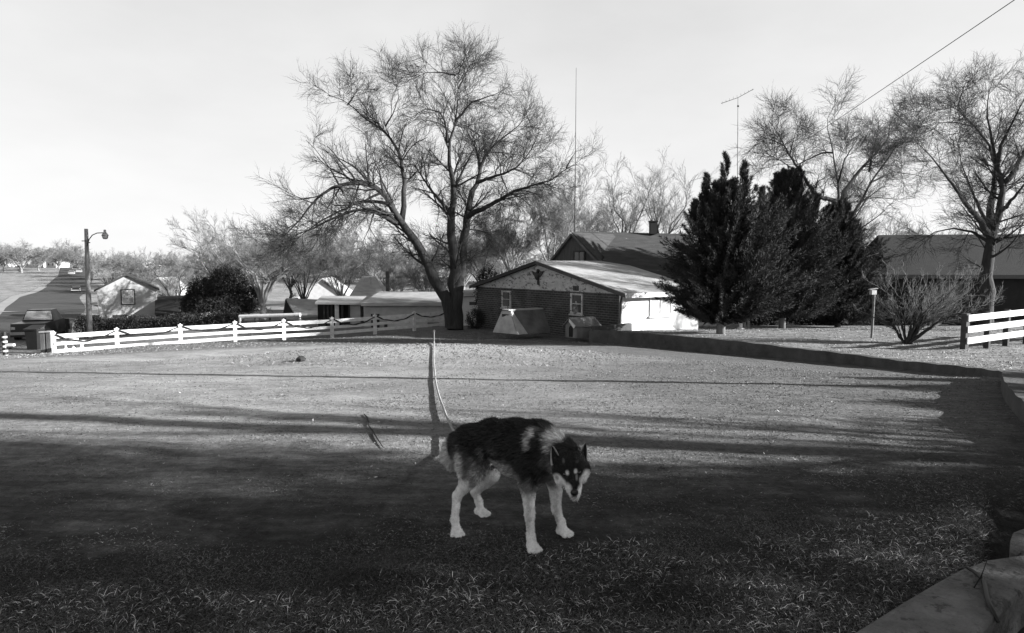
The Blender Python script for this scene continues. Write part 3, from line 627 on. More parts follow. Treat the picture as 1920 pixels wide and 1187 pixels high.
#--- far houses
for i, (px, D_, wd, hh_, rh_, mw, lab) in enumerate(((6, 300, 7, 2.8, 1.8, M_whitewall, 'far white house at the left edge of the town'), (30, 310, 9, 3.0, 1.6, M_whitewall, 'far wide white house on the hill, second from the left'), (60, 290, 6, 2.8, 2.4, M_whitewall, 'far white gabled house on the hill left of the street'), (80, 300, 4.5, 2.6, 2, M_siding, 'far narrow grey house on the hill'), (98, 285, 5, 3.0, 2.6, M_pale, 'far pale house on the hill nearest the street'), (45, 340, 8, 3, 2, M_pale, 'far pale house half hidden behind the white ones'), (262, 190, 7, 2.8, 2.2, M_roofpale, 'pale house among trees beyond the bungalow'), (400, 120, 7, 2.6, 2, M_whitewall, 'white house hidden behind the dark evergreen bush'))):
    x = fr(px, D_); z = float(zg(x, D_))
    gable_house('far_house', (x, D_, z), (1, random.uniform(-.3, .3)), wd, 7, hh_, rh_, lab, mw, random.choice([M_roofpale, M_shingle2]), wins=((-wd * .22, hh_ * .5, 1, 1.1), (wd * .22, hh_ * .5, 1, 1.1)), chimney=(i in (2, 4)))
gable_house('hilltop_building', (fr(930, 190), 190, 4), (1, .05), 16, 8, 9.5, 1.5, 'pale building glimpsed through branches above the brick house', M_whitewall, M_roofpale, cat='building', wins=((-5, 6, 1.5, 2), (0, 6, 1.5, 2), (5, 6, 1.5, 2)))
gable_house('hilltop_building', (fr(1130, 170), 170, 4), (1, .05), 6, 8, 7, 4, 'narrow pale building glimpsed above the shingled roof', M_whitewall, M_roofpale, cat='building', wins=((0, 5, 1.5, 2),))

#--- street lamp
D = 42; zb = float(zg(fr(168, D), D)); base = P(168, 622, D); base[2] = zb
o = thing('street_lamp', base, 'tall wooden street lamp pole with one curved arm at the white fence', 'street lamp')
m = MB(); top = P(161.5, 429, D); m.tube([base - [0, 0, .3], base * .5 + top * .5, top], [.17, .14, .105], 12); m.build('pole', M_polewood, o)
m = MB(); m.tube([P(163, 462, D - .1), P(167, 449, D - .1), P(173, 441, D - .1), P(182, 437, D - .1), P(194, 436.5, D - .1)], .03, 7); m.build('arm', M_darkmetal, o)
m = MB(); c = P(197, 442, D - .1); m.lathe((c[0], c[1], c[2]), [(.02, .38), (.07, .36), (.08, .22), (.13, .14), (.19, .05), (.2, -.02)], 14); lh = m.build('lamp_head', M_metal, o, smooth=True)
m = MB(); m.lathe((c[0], c[1], c[2]), [(.17, -.022), (.16, -.12), (.12, -.2), (.03, -.22)], 14); m.build('lens', M_curtain, lh, smooth=True)
m = MB(); m.bar(P(161, 452, D) + [-.15, -.16, 0], P(161, 452, D) + [.1, -.16, 0], .05, .05); m.tube([P(163, 455, D), P(169, 455, D)], .03, 6); m.build('bracket', M_darkmetal, o)

#--- vehicles
def car(name, c, ax, label, wd=1.8, ln=4.6, pickup=False, cat='car', mb_=M_blackpaint, group=None):
    """c centre on ground; ax = direction the length runs (away from camera)"""
    v = np.array([ax[0], ax[1], 0.]); v /= np.linalg.norm(v); u = np.array([v[1], -v[0], 0]); z = np.array([0, 0, 1.]); c = np.array(c, float)
    q = lambda a, b, k: c + u * a + v * b + z * k
    o = thing(name, c, label, cat, group); m = MB(); h = wd / 2
    prof = [(-ln / 2, .45), (-ln / 2 + .05, .85), (-ln / 2 + 1.0, .98), (ln / 2 - 1.1, .98), (ln / 2 - .05, .8), (ln / 2, .4)]
    if pickup: prof = [(-ln / 2, .45), (-ln / 2 + .02, 1.05), (-ln / 2 + 1.8, 1.07), (ln / 2 - 1.3, 1.07), (ln / 2 - .05, .95), (ln / 2, .45)]
    for i in range(len(prof) - 1):
        (b0, z0), (b1, z1) = prof[i], prof[i + 1]
        m.hexa([q(-h, b0, .28), q(h, b0, .28), q(h, b1, .28), q(-h, b1, .28), q(-h * .95, b0, z0), q(h * .95, b0, z0), q(h * .95, b1, z1), q(-h * .95, b1, z1)])
    m.build('body', mb_, o)
    m = MB(); c0, c1_ = (-ln / 2 + (.7 if not pickup else 1.75), ln / 2 - 1.2); b_ = 1.0 if not pickup else 1.085; t = 1.42 if not pickup else 1.72
    m.hexa([q(-h * .92, c0, b_ - .02), q(h * .92, c0, b_ - .02), q(h * .92, c1_, b_ - .02), q(-h * .92, c1_, b_ - .02), q(-h * .72, c0 + .4, t), q(h * .72, c0 + .4, t), q(h * .72, c1_ - .6, t), q(-h * .72, c1_ - .6, t)])
    cab = m.build('cabin', mb_, o)
    m = MB(); f = .86; y0, y1 = c0 + .05, c0 + .36
    m.prism([q(-h * .84, y0 - .01, b_ + .05), q(h * .84, y0 - .01, b_ + .05), q(h * .70, y1 - .02, t - .07), q(-h * .70, y1 - .02, t - .07)], -v * .03); m.build('rear_window', M_curtain if pickup else M_glass, cab)
    m = MB(); m.box(q(0, -ln / 2 - .06, .5), (wd * .96, .1, .16), u[:2]); m.build('bumper', M_metal, o)
    for a in (-1, 1):
        m = MB(); m.box(q(a * h * .82, -ln / 2 - .01, .8), (.2, .05, .16), u[:2]); m.build('tail_light', M_metal, o)
        for b in (-1, 1):
            p0 = q(a * (h - .12), b * (ln / 2 - .85), .33); m = MB(); m.tube([p0 - u * .11, p0 + u * .11], .33, 14); m.build('wheel', M_plastic, o)
    return o
x = fr(64, 40); car('pickup_truck', (x, 40.5, float(zg(x, 40.5)) + .1), (-.35, 1), 'black pickup truck parked beside the white fence corner', 1.75, 4.9, True, 'pickup truck')
x = fr(143, 148); car('parked_car', (x, 148, float(zg(x, 148)) + .12), (-.6, 1), 'dark car driving in the middle of the street', cat='car', mb_=M_blackpaint, group='cars on the far street')
for k, (px, D_) in enumerate(((136, 215), (150, 228), (143, 250))):
    x = fr(px, D_); car('parked_car', (x, D_, float(zg(x, D_)) + .12), (-.6, 1), ['far grey car parked left on the hilltop street', 'far grey car parked right on the hilltop street', 'farthest car on the hilltop street'][k], cat='car', mb_=M_metal if k != 2 else M_blackpaint, group='cars on the far street')
def bin_(name, px, py, D, w_, h_, label, cat, lid=True):
    x = fr(px, D); z = float(zg(x, D)); o = thing(name, (x, D, z), label, cat); m = MB(); a = w_ / 2; b = a * .82
    m.hexa([(x - b, D - b, z), (x + b, D - b, z), (x + b, D + b, z), (x - b, D + b, z), (x - a, D - a, z + h_), (x + a, D - a, z + h_), (x + a, D + a, z + h_), (x - a, D + a, z + h_)]); m.build('body', M_plastic, o)
    m = MB(); m.prism([(x - a - .03, D - a - .05, z + h_ + .01), (x + a + .03, D - a - .05, z + h_ + .01), (x + a + .03, D + a, z + h_ + .18), (x - a - .03, D + a, z + h_ + .18)], (0, 0, .05)); m.build('lid', M_plastic, o)
    for sg in (-1, 1):
        m = MB(); m.tube([(x + sg * (a - .04), D + a, z + .1), (x + sg * (a + .03), D + a, z + .1)], .1, 10); m.build('wheel', M_darkmetal, o)
bin_('rubbish_bin', 61, 650, 33.5, .62, 1.0, 'black wheeled rubbish bin in front of the pickup truck', 'bin')
bin_('dumpster', 112, 612, 47, .95, .95, 'dark dumpster behind the fence left of the street lamp', 'dumpster')
for k, px in enumerate((77, 88)):
    x = fr(px, 31.5); z = float(zg(x, 31.5)); o = thing('gate_post', (x, 31.5, z), ['short grey wooden post standing left of the fence end', 'short grey wooden post touching the fence end'][k], 'post')
    m = MB(); m.box((x, 31.5, z + .4), (.2, .2, 1.1)); m.build('shaft', M_wood, o); m = MB(); m.box((x, 31.5, z + .98), (.27, .27, .06)); m.build('cap', M_plylt, o)
x = fr(3, 27); z = float(zg(x, 27)); o = thing('reflector_post', (x, 27, z), 'black and white banded marker post at the left edge of the lawn', 'marker post')
m = MB(); m.tube([(x, 27, z - .1), (x, 27, z + 1.15)], .09, 10); m.build('post', M_plastic, o)
for k in range(5): m = MB(); m.tube([(x, 27, z + .15 + .19 * k), (x, 27, z + .22 + .19 * k)], .096, 10); m.build('band', M_white, o)
m = MB(); m.box((x + .2, 27, z + .62), (.36, .12, .1)); m.build('bracket', M_white, o)
for k, (px, hh_) in enumerate(((118, .42), (133, .5), (147, .36))):
    D_ = 32.3; x = fr(px, D_); z = float(zg(x, D_)); m = MB(); m.lathe((x, D_, z), [(.12, 0), (.14, .03), (.08, .1), (.1, hh_ * .4), (.19, hh_ * .8), (.22, hh_), (.18, hh_ + .01)], 12)
    o = m.build('garden_urn', M_white, smooth=True); tag(o, ['white garden urn behind the fence, nearest its left end', 'tallest white garden urn behind the fence', 'white garden urn behind the fence nearest the street lamp'][k], 'urn', 'urns behind the fence')
o = thing('pipe_rack', P(505, 605, 43), 'low rack with long pale pipe on top behind the white fence', 'rack')
m = MB(); m.tube([P(449, 594, 43.5), P(563, 590.5, 43)], .13, 10); m.build('pipe', M_white, o)
m = MB(); m.bar(P(449, 603, 43.5), P(563, 600, 43), .4, .07); m.build('shelf', M_trimdark, o)
for px in (450, 478, 506, 535, 562): m = MB(); a = P(px, 596, 43.3); m.bar(a, a - [0, 0, 1.0], .1, .1, up=(0, 1, 0)); m.build('leg', M_plylt if px in (450, 562) else M_trimdark, o)
#--- yard post with a box head, white garden pieces
x, y = fr(1638, 25), 25.; z = float(zu(x, y)); o = thing('yard_light', (x, y, z), 'slim yard light post with a small pale box head beside the junipers', 'lamp post')
m = MB(); m.tube([(x, y, z - .2), (x + .03, y, z + 1.68)], .045, 8); m.build('post', M_wood, o)
m = MB(); m.box((x - .02, y, z + 1.72), (.20, .15, .16), (1, .2)); m.prism([(x - .16, y - .1, z + 1.81), (x + .12, y - .1, z + 1.86), (x + .12, y + .1, z + 1.86), (x - .16, y + .1, z + 1.81)], (0, 0, .03)); m.build('lamp_head', M_plylt, o)  # box-shaped sign on the post, no lamp in it
x, y = fr(1391, 33), 33.; z = float(zu(x, y)); m = MB(); m.lathe((x, y, z), [(.2, 0), (.2, .06), (.08, .12), (.1, .3), (.2, .45), (.16, .5), (.1, .6), (.03, .68)], 12)
tag(m.build('garden_statue', M_white, smooth=True), 'small white garden statue under the left juniper', 'statue')
for k, px in enumerate((1398, 1405)):
    x, y = fr(px, 36), 36.; z = float(zu(x, y)); m = MB(); m.box((x, y, z + .6), (.11, .11, 1.7)); m.box((x, y, z + 1.48), (.18, .18, .06)); tag(m.build('garden_post', M_plylt), ['left of two pale posts seen under the juniper boughs', 'right of two pale posts seen under the juniper boughs'][k], 'post', 'pale posts under the junipers')

#--- overhead wire and the utility pole beyond the frame that carries it
x, y = 14.0, 7.5; o = thing('utility_pole', (x, y, -.3), 'wooden utility pole beyond the right edge carrying the overhead wire', 'utility pole')
m = MB(); m.tube([(x, y, -.6), (x, y, 10.6)], [.15, .10], 12); m.build('pole', M_polewood, o)
m = MB(); m.bar((x - .25, y + .75, 10.1), (x + .25, y - .75, 10.1), .1, .12); m.build('crossarm', M_wood, o)
pa = np.array([13.97, 7.55, 10.22]); r1 = ray(1750, 95); 
pb = P(1400, 335, 64)
m = MB(); m.tube([pa + (pb - pa) * t - [0, 0, .5 * 4 * t * (1 - t) * .3] for t in np.linspace(0, 1, 24)], .016, 6)
tag(m.build('overhead_wire', M_darkmetal), 'single dark overhead wire crossing the sky at top right', 'wire')
#--- kerb at the bottom right
kt = .03
def Gk(px, py):
    r = ray(px, py); t = (CAMZ - kt) / -r[2]; return np.array([r[0] * t, r[1] * t, kt])
outer = [Gk(*p) for p in ((1535, 1222), (1590, 1190), (1645, 1156), (1700, 1122), (1755, 1090), (1800, 1066), (1850, 1048), (1900, 1041), (1960, 1033), (2080, 1015), (2400, 985), (2900, 950))]
inner = [Gk(*p) for p in ((2900, 1010), (2400, 1030), (2080, 1062), (1990, 1080), (1925, 1098), (1885, 1135), (1835, 1185), (1800, 1220), (1700, 1330))]
first = [Gk(1500, 1300)]
m = MB(); poly = first + outer + inner; m.prism([p - [0, 0, .22] for p in poly], (0, 0, .22)); o = m.build('kerb', M_kerb, bevel=.02); tag(o, kind='structure')
m = MB(); m.prism([Gk(1893, 1022) - [0, 0, .2], Gk(1898, 1006) - [0, 0, .2], Gk(1925, 996) - [0, 0, .2], Gk(2050, 985) - [0, 0, .2], Gk(2600, 940) - [0, 0, .2], Gk(2600, 965) - [0, 0, .2], Gk(2050, 1010) - [0, 0, .2], Gk(1920, 1026) - [0, 0, .2]], (0, 0, .23)); tag(m.build('kerb', M_kerb, bevel=.02), kind='structure')
m = MB(); cb = resample_([Gk(1812, 1068) + [0, 0, .012], Gk(1828, 1078) + [0, 0, .014], Gk(1843, 1092) + [0, 0, .016], Gk(1848, 1112) + [0, 0, .016], Gk(1852, 1135) + [0, 0, .014], Gk(1862, 1150) + [0, 0, .01], Gk(1872, 1158) + [0, 0, -.02]], 24)
for _ in range(5): cb[1:-1] = (cb[:-2] + 2 * cb[1:-1] + cb[2:]) / 4
m.tube(list(cb), [.006 + .006 * math.sin(math.pi * (i + 2) / 27) for i in range(24)], 8)
tag(m.build('cable', M_plastic, smooth=True), 'dark cable looping over the concrete kerb', 'cable')
m = MB(); m.tube([Gk(1826, 1106) + [0, 0, .01], Gk(1840, 1090) + [0, 0, .03], Gk(1852, 1062) + [0, 0, .05]], [.003, .003, .001], 5); tag(m.build('straw', M_leaf), 'pale straw lying across the cable on the kerb', 'straw')
#--- stone, stick, peg and leash
p = G(565, 678); m = MB(); m.ball(p + [0, 0, .05], .09, 9, 7, (1.1, 1, .8), .12); tag(m.build('stone', M_stone), 'dark round stone on the pale worn dirt', 'stone')
pts = [G(*c_) + [0, 0, .012] for c_ in ((683, 779), (689, 785), (691, 800), (700, 812), (709, 827), (719, 842))]
m = MB(); m.tube(pts, [.006, .009, .006, .007, .006, .003], 6); tag(m.build('stick', M_stone), 'dark bent stick lying on the dirt left of the leash', 'stick')
pg = np.array([PEG[0] + .02, PEG[1], float(zg(PEG[0], PEG[1]))])
m = MB(); m.tube([pg - [0, 0, .2], pg + [0, 0, .3]], .014, 8); m.tube([pg + [.022 * math.cos(t), 0, .31 + .022 * math.sin(t)] for t in np.linspace(0, 6.28, 13)], .007, 6)
tag(m.build('tether_stake', M_wood), 'thin metal stake on the dirt mound holding the leash', 'stake')

# ================================================================== TREES
def unit(v): return v / (np.linalg.norm(v, axis=-1, keepdims=True) + 1e-9)
def tubes_np(Pp, Rr, k):
    """Pp (N,n,3), Rr (N,n) -> verts, quads"""
    N, n, _ = Pp.shape
    T = np.empty_like(Pp); T[:, 1:-1] = Pp[:, 2:] - Pp[:, :-2]; T[:, 0] = Pp[:, 1] - Pp[:, 0]; T[:, -1] = Pp[:, -1] - Pp[:, -2]; T = unit(T)
    m = unit(Pp[:, -1] - Pp[:, 0]); ref = np.where(np.abs(m[:, 2:3]) < .75, np.array([[0, 0, 1.]]), np.array([[1., 0, 0]]))
    a = unit(np.cross(T, ref[:, None, :])); b = np.cross(T, a); th = 2 * np.pi * np.arange(k) / k
    V = Pp[:, :, None, :] + (a[:, :, None, :] * np.cos(th)[None, None, :, None] + b[:, :, None, :] * np.sin(th)[None, None, :, None]) * Rr[:, :, None, None]
    i = np.arange(N * n * k).reshape(N, n, k); j = np.roll(i, -1, 2)
    q = np.stack([i[:, :-1], j[:, :-1], j[:, 1:], i[:, 1:]], -1).reshape(-1, 4)
    return V.reshape(-1, 3), q
def children(Pp, Rr, k, tmin, lf, ang, n, wander, trop, rk=.62, rmin=.004, tmax=1.0, tip=.35, g=rng, lmin=0.):
    N, m, _ = Pp.shape; idx = np.repeat(np.arange(N), k); M = len(idx)
    if N < 40:   # on the hand-laid limbs: as many branches as the limb is long
        LL = np.linalg.norm(np.diff(Pp, axis=1), axis=2).sum(1); idx = np.sort(g.choice(N, M, p=LL / LL.sum()))
    t = tmin + (tmax - tmin) * (np.tile((np.arange(k) + .5) / k, N) + g.uniform(-.5, .5, M) / k if N >= 40 else g.random(M)); t = np.clip(t, 0, .999)
    f = t * (m - 1); i0 = f.astype(int); fr_ = (f - i0)[:, None]
    p0 = Pp[idx, i0] * (1 - fr_) + Pp[idx, i0 + 1] * fr_; d0 = unit(Pp[idx, i0 + 1] - Pp[idx, i0])
    r0 = Rr[idx, i0] * (1 - fr_[:, 0]) + Rr[idx, i0 + 1] * fr_[:, 0]
    L = np.linalg.norm(np.diff(Pp, axis=1), axis=2).sum(1)[idx]
    ln = np.maximum((lf[0] + (lf[1] - lf[0]) * g.random(M)) * L * (1 - .45 * t), lmin * g.uniform(.7, 1.2, M))
    pr = unit(np.cross(d0, g.normal(size=(M, 3)))); an = g.uniform(ang[0], ang[1], M)[:, None]
    d = unit(d0 * np.cos(an) + pr * np.sin(an)); C = np.empty((M, n, 3)); C[:, 0] = p0; st = (ln / (n - 1))[:, None]
    for s in range(1, n):
        d = unit(d + wander * g.normal(size=(M, 3)) + np.array([0, 0, trop])); C[:, s] = C[:, s - 1] + d * st
    rr = np.maximum(np.minimum(r0 * rk, ln * .03), rmin)[:, None] * np.linspace(1, tip, n)[None]
    return C, rr
def resample(path, n):
    path = np.array(path, float); s = np.concatenate([[0], np.cumsum(np.linalg.norm(np.diff(path, axis=0), axis=1))]); u = np.linspace(0, s[-1], n)
    return np.stack([np.interp(u, s, path[:, i]) for i in range(3)], -1)
def make_tree(name, loc, label, limbs, levels, mt, mc, group=None, cat='tree', split=.02, g=rng, sides0=9):
    """limbs: list of (path, r0, r1). levels: list of dicts for children"""
    o = thing(name, loc, label, cat, group); n0 = 22
    Pp = np.stack([resample(p, n0) for p, _, _ in limbs]); Rr = np.stack([b + (a - b) * (1 - np.linspace(0, 1, n0)) ** 1.45 for _, a, b in limbs])
    Pp[:, 1:-1] += g.normal(size=Pp[:, 1:-1].shape) * (Rr[:, 1:-1, None] * .22)
    TV, TQ, CV, CQ = [], [], [], []; tn_ = cn_ = 0
    v, q_ = tubes_np(Pp, Rr, sides0); TV.append(v); TQ.append(q_); tn_ += len(v)
    for lv in levels:
        lv = dict(lv); big = lv.pop('trunk', False); sd_ = lv.pop('sides', 3)
        Pp, Rr = children(Pp, Rr, g=g, **lv); v, q_ = tubes_np(Pp, Rr, sd_)
        if big: TV.append(v); TQ.append(q_ + tn_); tn_ += len(v)
        else: CV.append(v); CQ.append(q_ + cn_); cn_ += len(v)
    npmesh('trunk', np.concatenate(TV), [np.concatenate(TQ)], mt, o, smooth=True)
    npmesh('crown', np.concatenate(CV), [np.concatenate(CQ)], mc, o)
    return o
def copy_thing(o, loc, rz_, sc, label, group):
    c = o.copy(); COL.objects.link(c); c.location = tuple(loc); c.rotation_euler = (0, 0, rz_); c.scale = sc; c['label'] = label; c['group'] = group
    for ch in list(o.children):
        d = ch.copy(); COL.objects.link(d); d.parent = c
    return c
def Z(zx, zy, D, ox=500, oy=40, k=.5056): return P(ox + zx * k, oy + zy * k, D)
# the big bare tree: limbs follow the photograph's, each at its own depth
D = 38
L = []
L.append(([P(853, 618, D), Z(700, 1080, D), Z(702, 1000, D), Z(697, 900, D), Z(690, 800, D), Z(690, 700, D), Z(692, 600, D - .4), Z(676, 520, D - .7), Z(675, 460, D - 1), Z(698, 385, D - 1.2), Z(708, 300, D - 1.2), Z(710, 250, D - 1), Z(707, 225, D - .8)], .50, .012))
L.append(([Z(706, 1000, D), Z(718, 920, D + .2), Z(730, 830, D + .5), Z(738, 740, D + .8), Z(752, 660, D + 1.4), Z(780, 595, D + 2), Z(800, 520, D + 2.4), Z(830, 470, D + 2.8), Z(880, 430, D + 3), Z(950, 375, D + 3.2), Z(962, 320, D + 3.3)], .36, .015))
L.append(([P(847, 612, D), Z(672, 1040, D - .2), Z(640, 985, D - .4), Z(600, 915, D - .6), Z(565, 840, D - .9), Z(530, 780, D - 1.3), Z(500, 745, D - 1.6), Z(465, 690, D - 2.2), Z(430, 630, D - 2.8), Z(380, 608, D - 3.2), Z(320, 598, D - 3.6), Z(240, 618, D - 4), Z(180, 660, D - 4.2), Z(120, 740, D - 4.4), Z(60, 800, D - 4.6), Z(20, 870, D - 4.8)], .40, .015))
L.append(([Z(500, 745, D - 1.6), Z(508, 680, D - 1.2), Z(510, 600, D - .6), Z(500, 510, D), Z(470, 450, D + .3), Z(430, 400, D + .6), Z(370, 365, D + .9), Z(320, 318, D + 1.2), Z(270, 285, D + 1.4), Z(225, 275, D + 1.6)], .17, .015))
L.append(([Z(490, 750, D - 1.6), Z(440, 725, D - 2.2), Z(390, 705, D - 2.6), Z(330, 698, D - 3), Z(260, 722, D - 3.2), Z(180, 765, D - 3.3), Z(100, 795, D - 3.4), Z(30, 850, D - 3.6)], .13, .012))
L.append(([Z(470, 690, D - 2.2), Z(420, 668, D - 1.5), Z(340, 668, D - 1), Z(280, 700, D - .6), Z(200, 740, D - .2), Z(120, 800, D + .2), Z(70, 860, D + .3)], .12, .012))
L.append(([Z(692, 720, D), Z(655, 680, D + .5), Z(620, 640, D + 1), Z(585, 590, D + 1.4), Z(550, 535, D + 1.8), Z(525, 530, D + 2.2), Z(512, 570, D + 2.5)], .13, .02))
L.append(([Z(672, 450, D - 1), Z(662, 370, D - 1.4), Z(640, 335, D - 1.8), Z(590, 325, D - 2.2), Z(555, 345, D - 2.5)], .09, .015))
L.append(([Z(778, 600, D + 2), Z(830, 580, D + 1.5), Z(880, 565, D + 1), Z(930, 540, D + .7), Z(980, 480, D + .4), Z(1010, 410, D + .2)], .11, .012))
L.append(([Z(742, 728, D + .8), Z(800, 695, D + .2), Z(870, 660, D - .5), Z(920, 628, D - 1), Z(1000, 605, D - 1.6), Z(1060, 588, D - 2), Z(1120, 540, D - 2.4), Z(1150, 532, D - 2.8)], .17, .012))
L.append(([Z(1110, 545, D - 2.4), Z(1135, 500, D - 2.6), Z(1150, 480, D - 2.8)], .05, .01))
L.append(([Z(430, 640, D - 2.8), Z(420, 560, D - 3.2), Z(400, 520, D - 3.6), Z(350, 560, D - 4)], .06, .01))
L.append(([Z(700, 370, D - 1.2), Z(760, 300, D - 1.6), Z(850, 270, D - 2), Z(900, 240, D - 2.2)], .07, .01))
L.append(([Z(712, 250, D - 1), Z(740, 190, D - .6), Z(765, 140, D - .2)], .05, .01))
L.append(([Z(700, 200, D - .8), Z(650, 190, D - .2), Z(590, 190, D + .4), Z(550, 210, D + .8)], .05, .01))
L.append(([Z(440, 390, D + .5), Z(470, 340, D), Z(490, 280, D - .5), Z(482, 240, D - .8)], .05, .01))
L.append(([Z(300, 310, D + 1.2), Z(330, 265, D + .8), Z(350, 235, D + .5)], .045, .01))
L.append(([Z(285, 640, D - 3.8), Z(235, 545, D - 4), Z(180, 475, D - 4.3), Z(145, 440, D - 4.5)], .06, .01))
L.append(([Z(700, 385, D - 1.2), Z(760, 400, D + 0), Z(800, 430, D + 1), Z(830, 480, D + 1.8)], .05, .01))
L.append(([Z(870, 575, D + 1.2), Z(890, 620, D + .8), Z(900, 680, D + .4)], .05, .01))
L.append(([Z(400, 705, D - 2.6), Z(380, 770, D - 2.8), Z(350, 830, D - 3)], .05, .01))
L.append(([Z(620, 645, D + 1), Z(640, 700, D + 1.2), Z(625, 780, D + 1.4)], .05, .01))
L.append(([Z(790, 560, D + 2.2), Z(780, 480, D + 3), Z(740, 400, D + 3.6), Z(735, 330, D + 4)], .08, .01))
gm = np.random.default_rng(11)
lv = [dict(k=12, tmin=.22, lf=(.11, .25), ang=(.4, 1.2), n=9, wander=.10, trop=.015, rk=.5, rmin=.014, sides=4, trunk=True, lmin=1.5),
      dict(k=7, tmin=.12, lf=(.40, .7), ang=(.35, 1.05), n=6, wander=.10, trop=.01, rk=.5, rmin=.011, lmin=1.0),
      dict(k=7, tmin=.10, lf=(.42, .75), ang=(.3, .95), n=4, wander=.09, trop=.01, rk=.6, rmin=.0062, lmin=.6),
      dict(k=3, tmin=.1, lf=(.5, .9), ang=(.25, .7), n=3, wander=.08, trop=.01, rk=.7, rmin=.0046, lmin=.35)]
make_tree('bare_tree', P(853, 614, 38), 'tallest spreading bare tree with forked trunk beside the brick house', L, lv, M_bark, M_twigdark, g=gm, sides0=10)
def auto_tree(seed, base, h_, spread, nst, levels, name, label, mt=M_bark, mc=M_twig, r=.2, lean=(0, 0), group=None, fork=.3, cat='tree', droop=.0, up=.05, rm=(.012, .008, .006)):
    g = np.random.default_rng(seed); base = np.array(base, float); L = []
    tr_top = base + np.array([lean[0], lean[1], h_ * fork])
    L.append(([base - [0, 0, .3], base * .5 + tr_top * .5 + np.append(g.normal(size=2) * .1, 0), tr_top], r, r * .75))
    for i in range(nst):
        a = 2 * math.pi * (i + g.uniform(-.3, .3)) / nst; hh = h_ * g.uniform(.75, 1.0); sp = spread * g.uniform(.55, 1.0); pts = [tr_top - [0, 0, h_ * fork * g.uniform(0, .35)]]
        for t in (.25, .5, .75, 1.0):
            pts.append(tr_top + np.array([math.cos(a) * sp * t ** .9, math.sin(a) * sp * t ** .9, (hh - h_ * fork) * (t ** .8) - droop * t * t * h_]) + g.normal(size=3) * h_ * .025)
        L.append((pts, r * g.uniform(.4, .62), .01))
    return make_tree(name, base, label, L, levels, mt, mc, group, cat, g=g, sides0=7)
def LV(a, b, c, d=None, trop=.06, rm=(.014, .009, .006, .0045), lf=(.28, .5)):
    r = [dict(k=a, tmin=.2, lf=lf, ang=(.35, .95), n=6, wander=.10, trop=trop, rk=.5, rmin=rm[0], sides=4),
         dict(k=b, tmin=.1, lf=(.40, .75), ang=(.35, .9), n=5, wander=.10, trop=trop, rk=.6, rmin=rm[1]),
         dict(k=c, tmin=.1, lf=(.45, .85), ang=(.3, .85), n=4, wander=.10, trop=trop, rk=.7, rmin=rm[2])]
    if d: r.append(dict(k=d, tmin=.1, lf=(.55, 1.0), ang=(.3, .75), n=3, wander=.10, trop=trop, rk=.8, rmin=rm[3]))
    return r
# right: tree at the far right of the raised yard, limbs from the photograph (crop origin 1300,60, factor .3539)
K = lambda zx, zy, D: P(1300 + zx * .3539, 60 + zy * .3539, D)
D = 31
L = [([P(1846, 640, D), P(1848, 560, D), P(1855, 500, D), K(1570, 1120, D), K(1590, 1040, D), K(1630, 930, D), K(1640, 820, D + .3), K(1612, 700, D + .6), K(1580, 560, D + .8), K(1555, 430, D + 1), K(1560, 340, D + 1), K(1575, 290, D + .8), K(1590, 250, D + .5)], .40, .012),
     ([K(1575, 1090, D), K(1520, 1000, D - .4), K(1460, 930, D - 1), K(1400, 840, D - 1.6), K(1330, 750, D - 2), K(1260, 660, D - 2.4), K(1160, 560, D - 2.8)], .16, .012),
     ([K(1575, 1070, D), K(1572, 950, D + .6), K(1590, 820, D + 1.2), K(1600, 720, D + 1.8), K(1570, 600, D + 2.2), K(1490, 500, D + 2.6), K(1400, 410, D + 3), K(1320, 370, D + 3.2)], .2, .012),
     ([K(1640, 830, D + .3), K(1700, 740, D + .2), K(1750, 640, D), K(1800, 500, D - .2), K(1840, 420, D - .3)], .16, .012),
     ([K(1610, 720, D + .6), K(1630, 600, D + .2), K(1690, 480, D - .2), K(1740, 380, D - .5), K(1780, 290, D - .8)], .11, .012),
     ([K(1620, 960, D), K(1680, 900, D - .8), K(1760, 800, D - 1.4), K(1850, 700, D - 2)], .12, .012),
     ([K(1600, 1060, D), K(1700, 1030, D + .8), K(1780, 1020, D + 1.2), K(1880, 960, D + 1.6)], .09, .012),
     ([K(1590, 1100, D), K(1700, 1085, D - .8), K(1800, 1060, D - 1.5)], .07, .012),
     ([K(1570, 1050, D), K(1500, 900, D + 1), K(1460, 800, D + 2), K(1420, 700, D + 2.6), K(1400, 580, D + 3)], .10, .012),
     ([K(1560, 1110, D), K(1480, 1060, D + .4), K(1380, 1040, D + .6), K(1280, 1060, D + .8), K(1180, 1120, D + 1)], .08, .012),
     ([K(1400, 400, D + 3), K(1420, 330, D + 3), K(1440, 270, D + 2.8)], .05, .01), ([K(1490, 500, D + 2.6), K(1400, 480, D + 2), K(1280, 480, D + 1.4)], .05, .01)]
make_tree('bare_tree', P(1846, 636, 31), 'bare tree with dark trunk in front of the long house at far right', L,
          [dict(k=10, tmin=.25, lf=(.10, .25), ang=(.5, 1.3), n=8, wander=.08, trop=.05, rk=.42, rmin=.012, sides=4, trunk=True, lmin=1.1), dict(k=8, tmin=.12, lf=(.35, .65), ang=(.4, 1.15), n=6, wander=.11, trop=.03, rk=.5, rmin=.008, lmin=.8),
           dict(k=7, tmin=.1, lf=(.40, .75), ang=(.3, 1.0), n=4, wander=.11, trop=.02, rk=.6, rmin=.006, lmin=.55), dict(k=2, tmin=.1, lf=(.55, 1.0), ang=(.3, .7), n=3, wander=.08, trop=.05, rk=.7, rmin=.0048, lmin=.35)], M_bark, M_twigdark, g=np.random.default_rng(5))
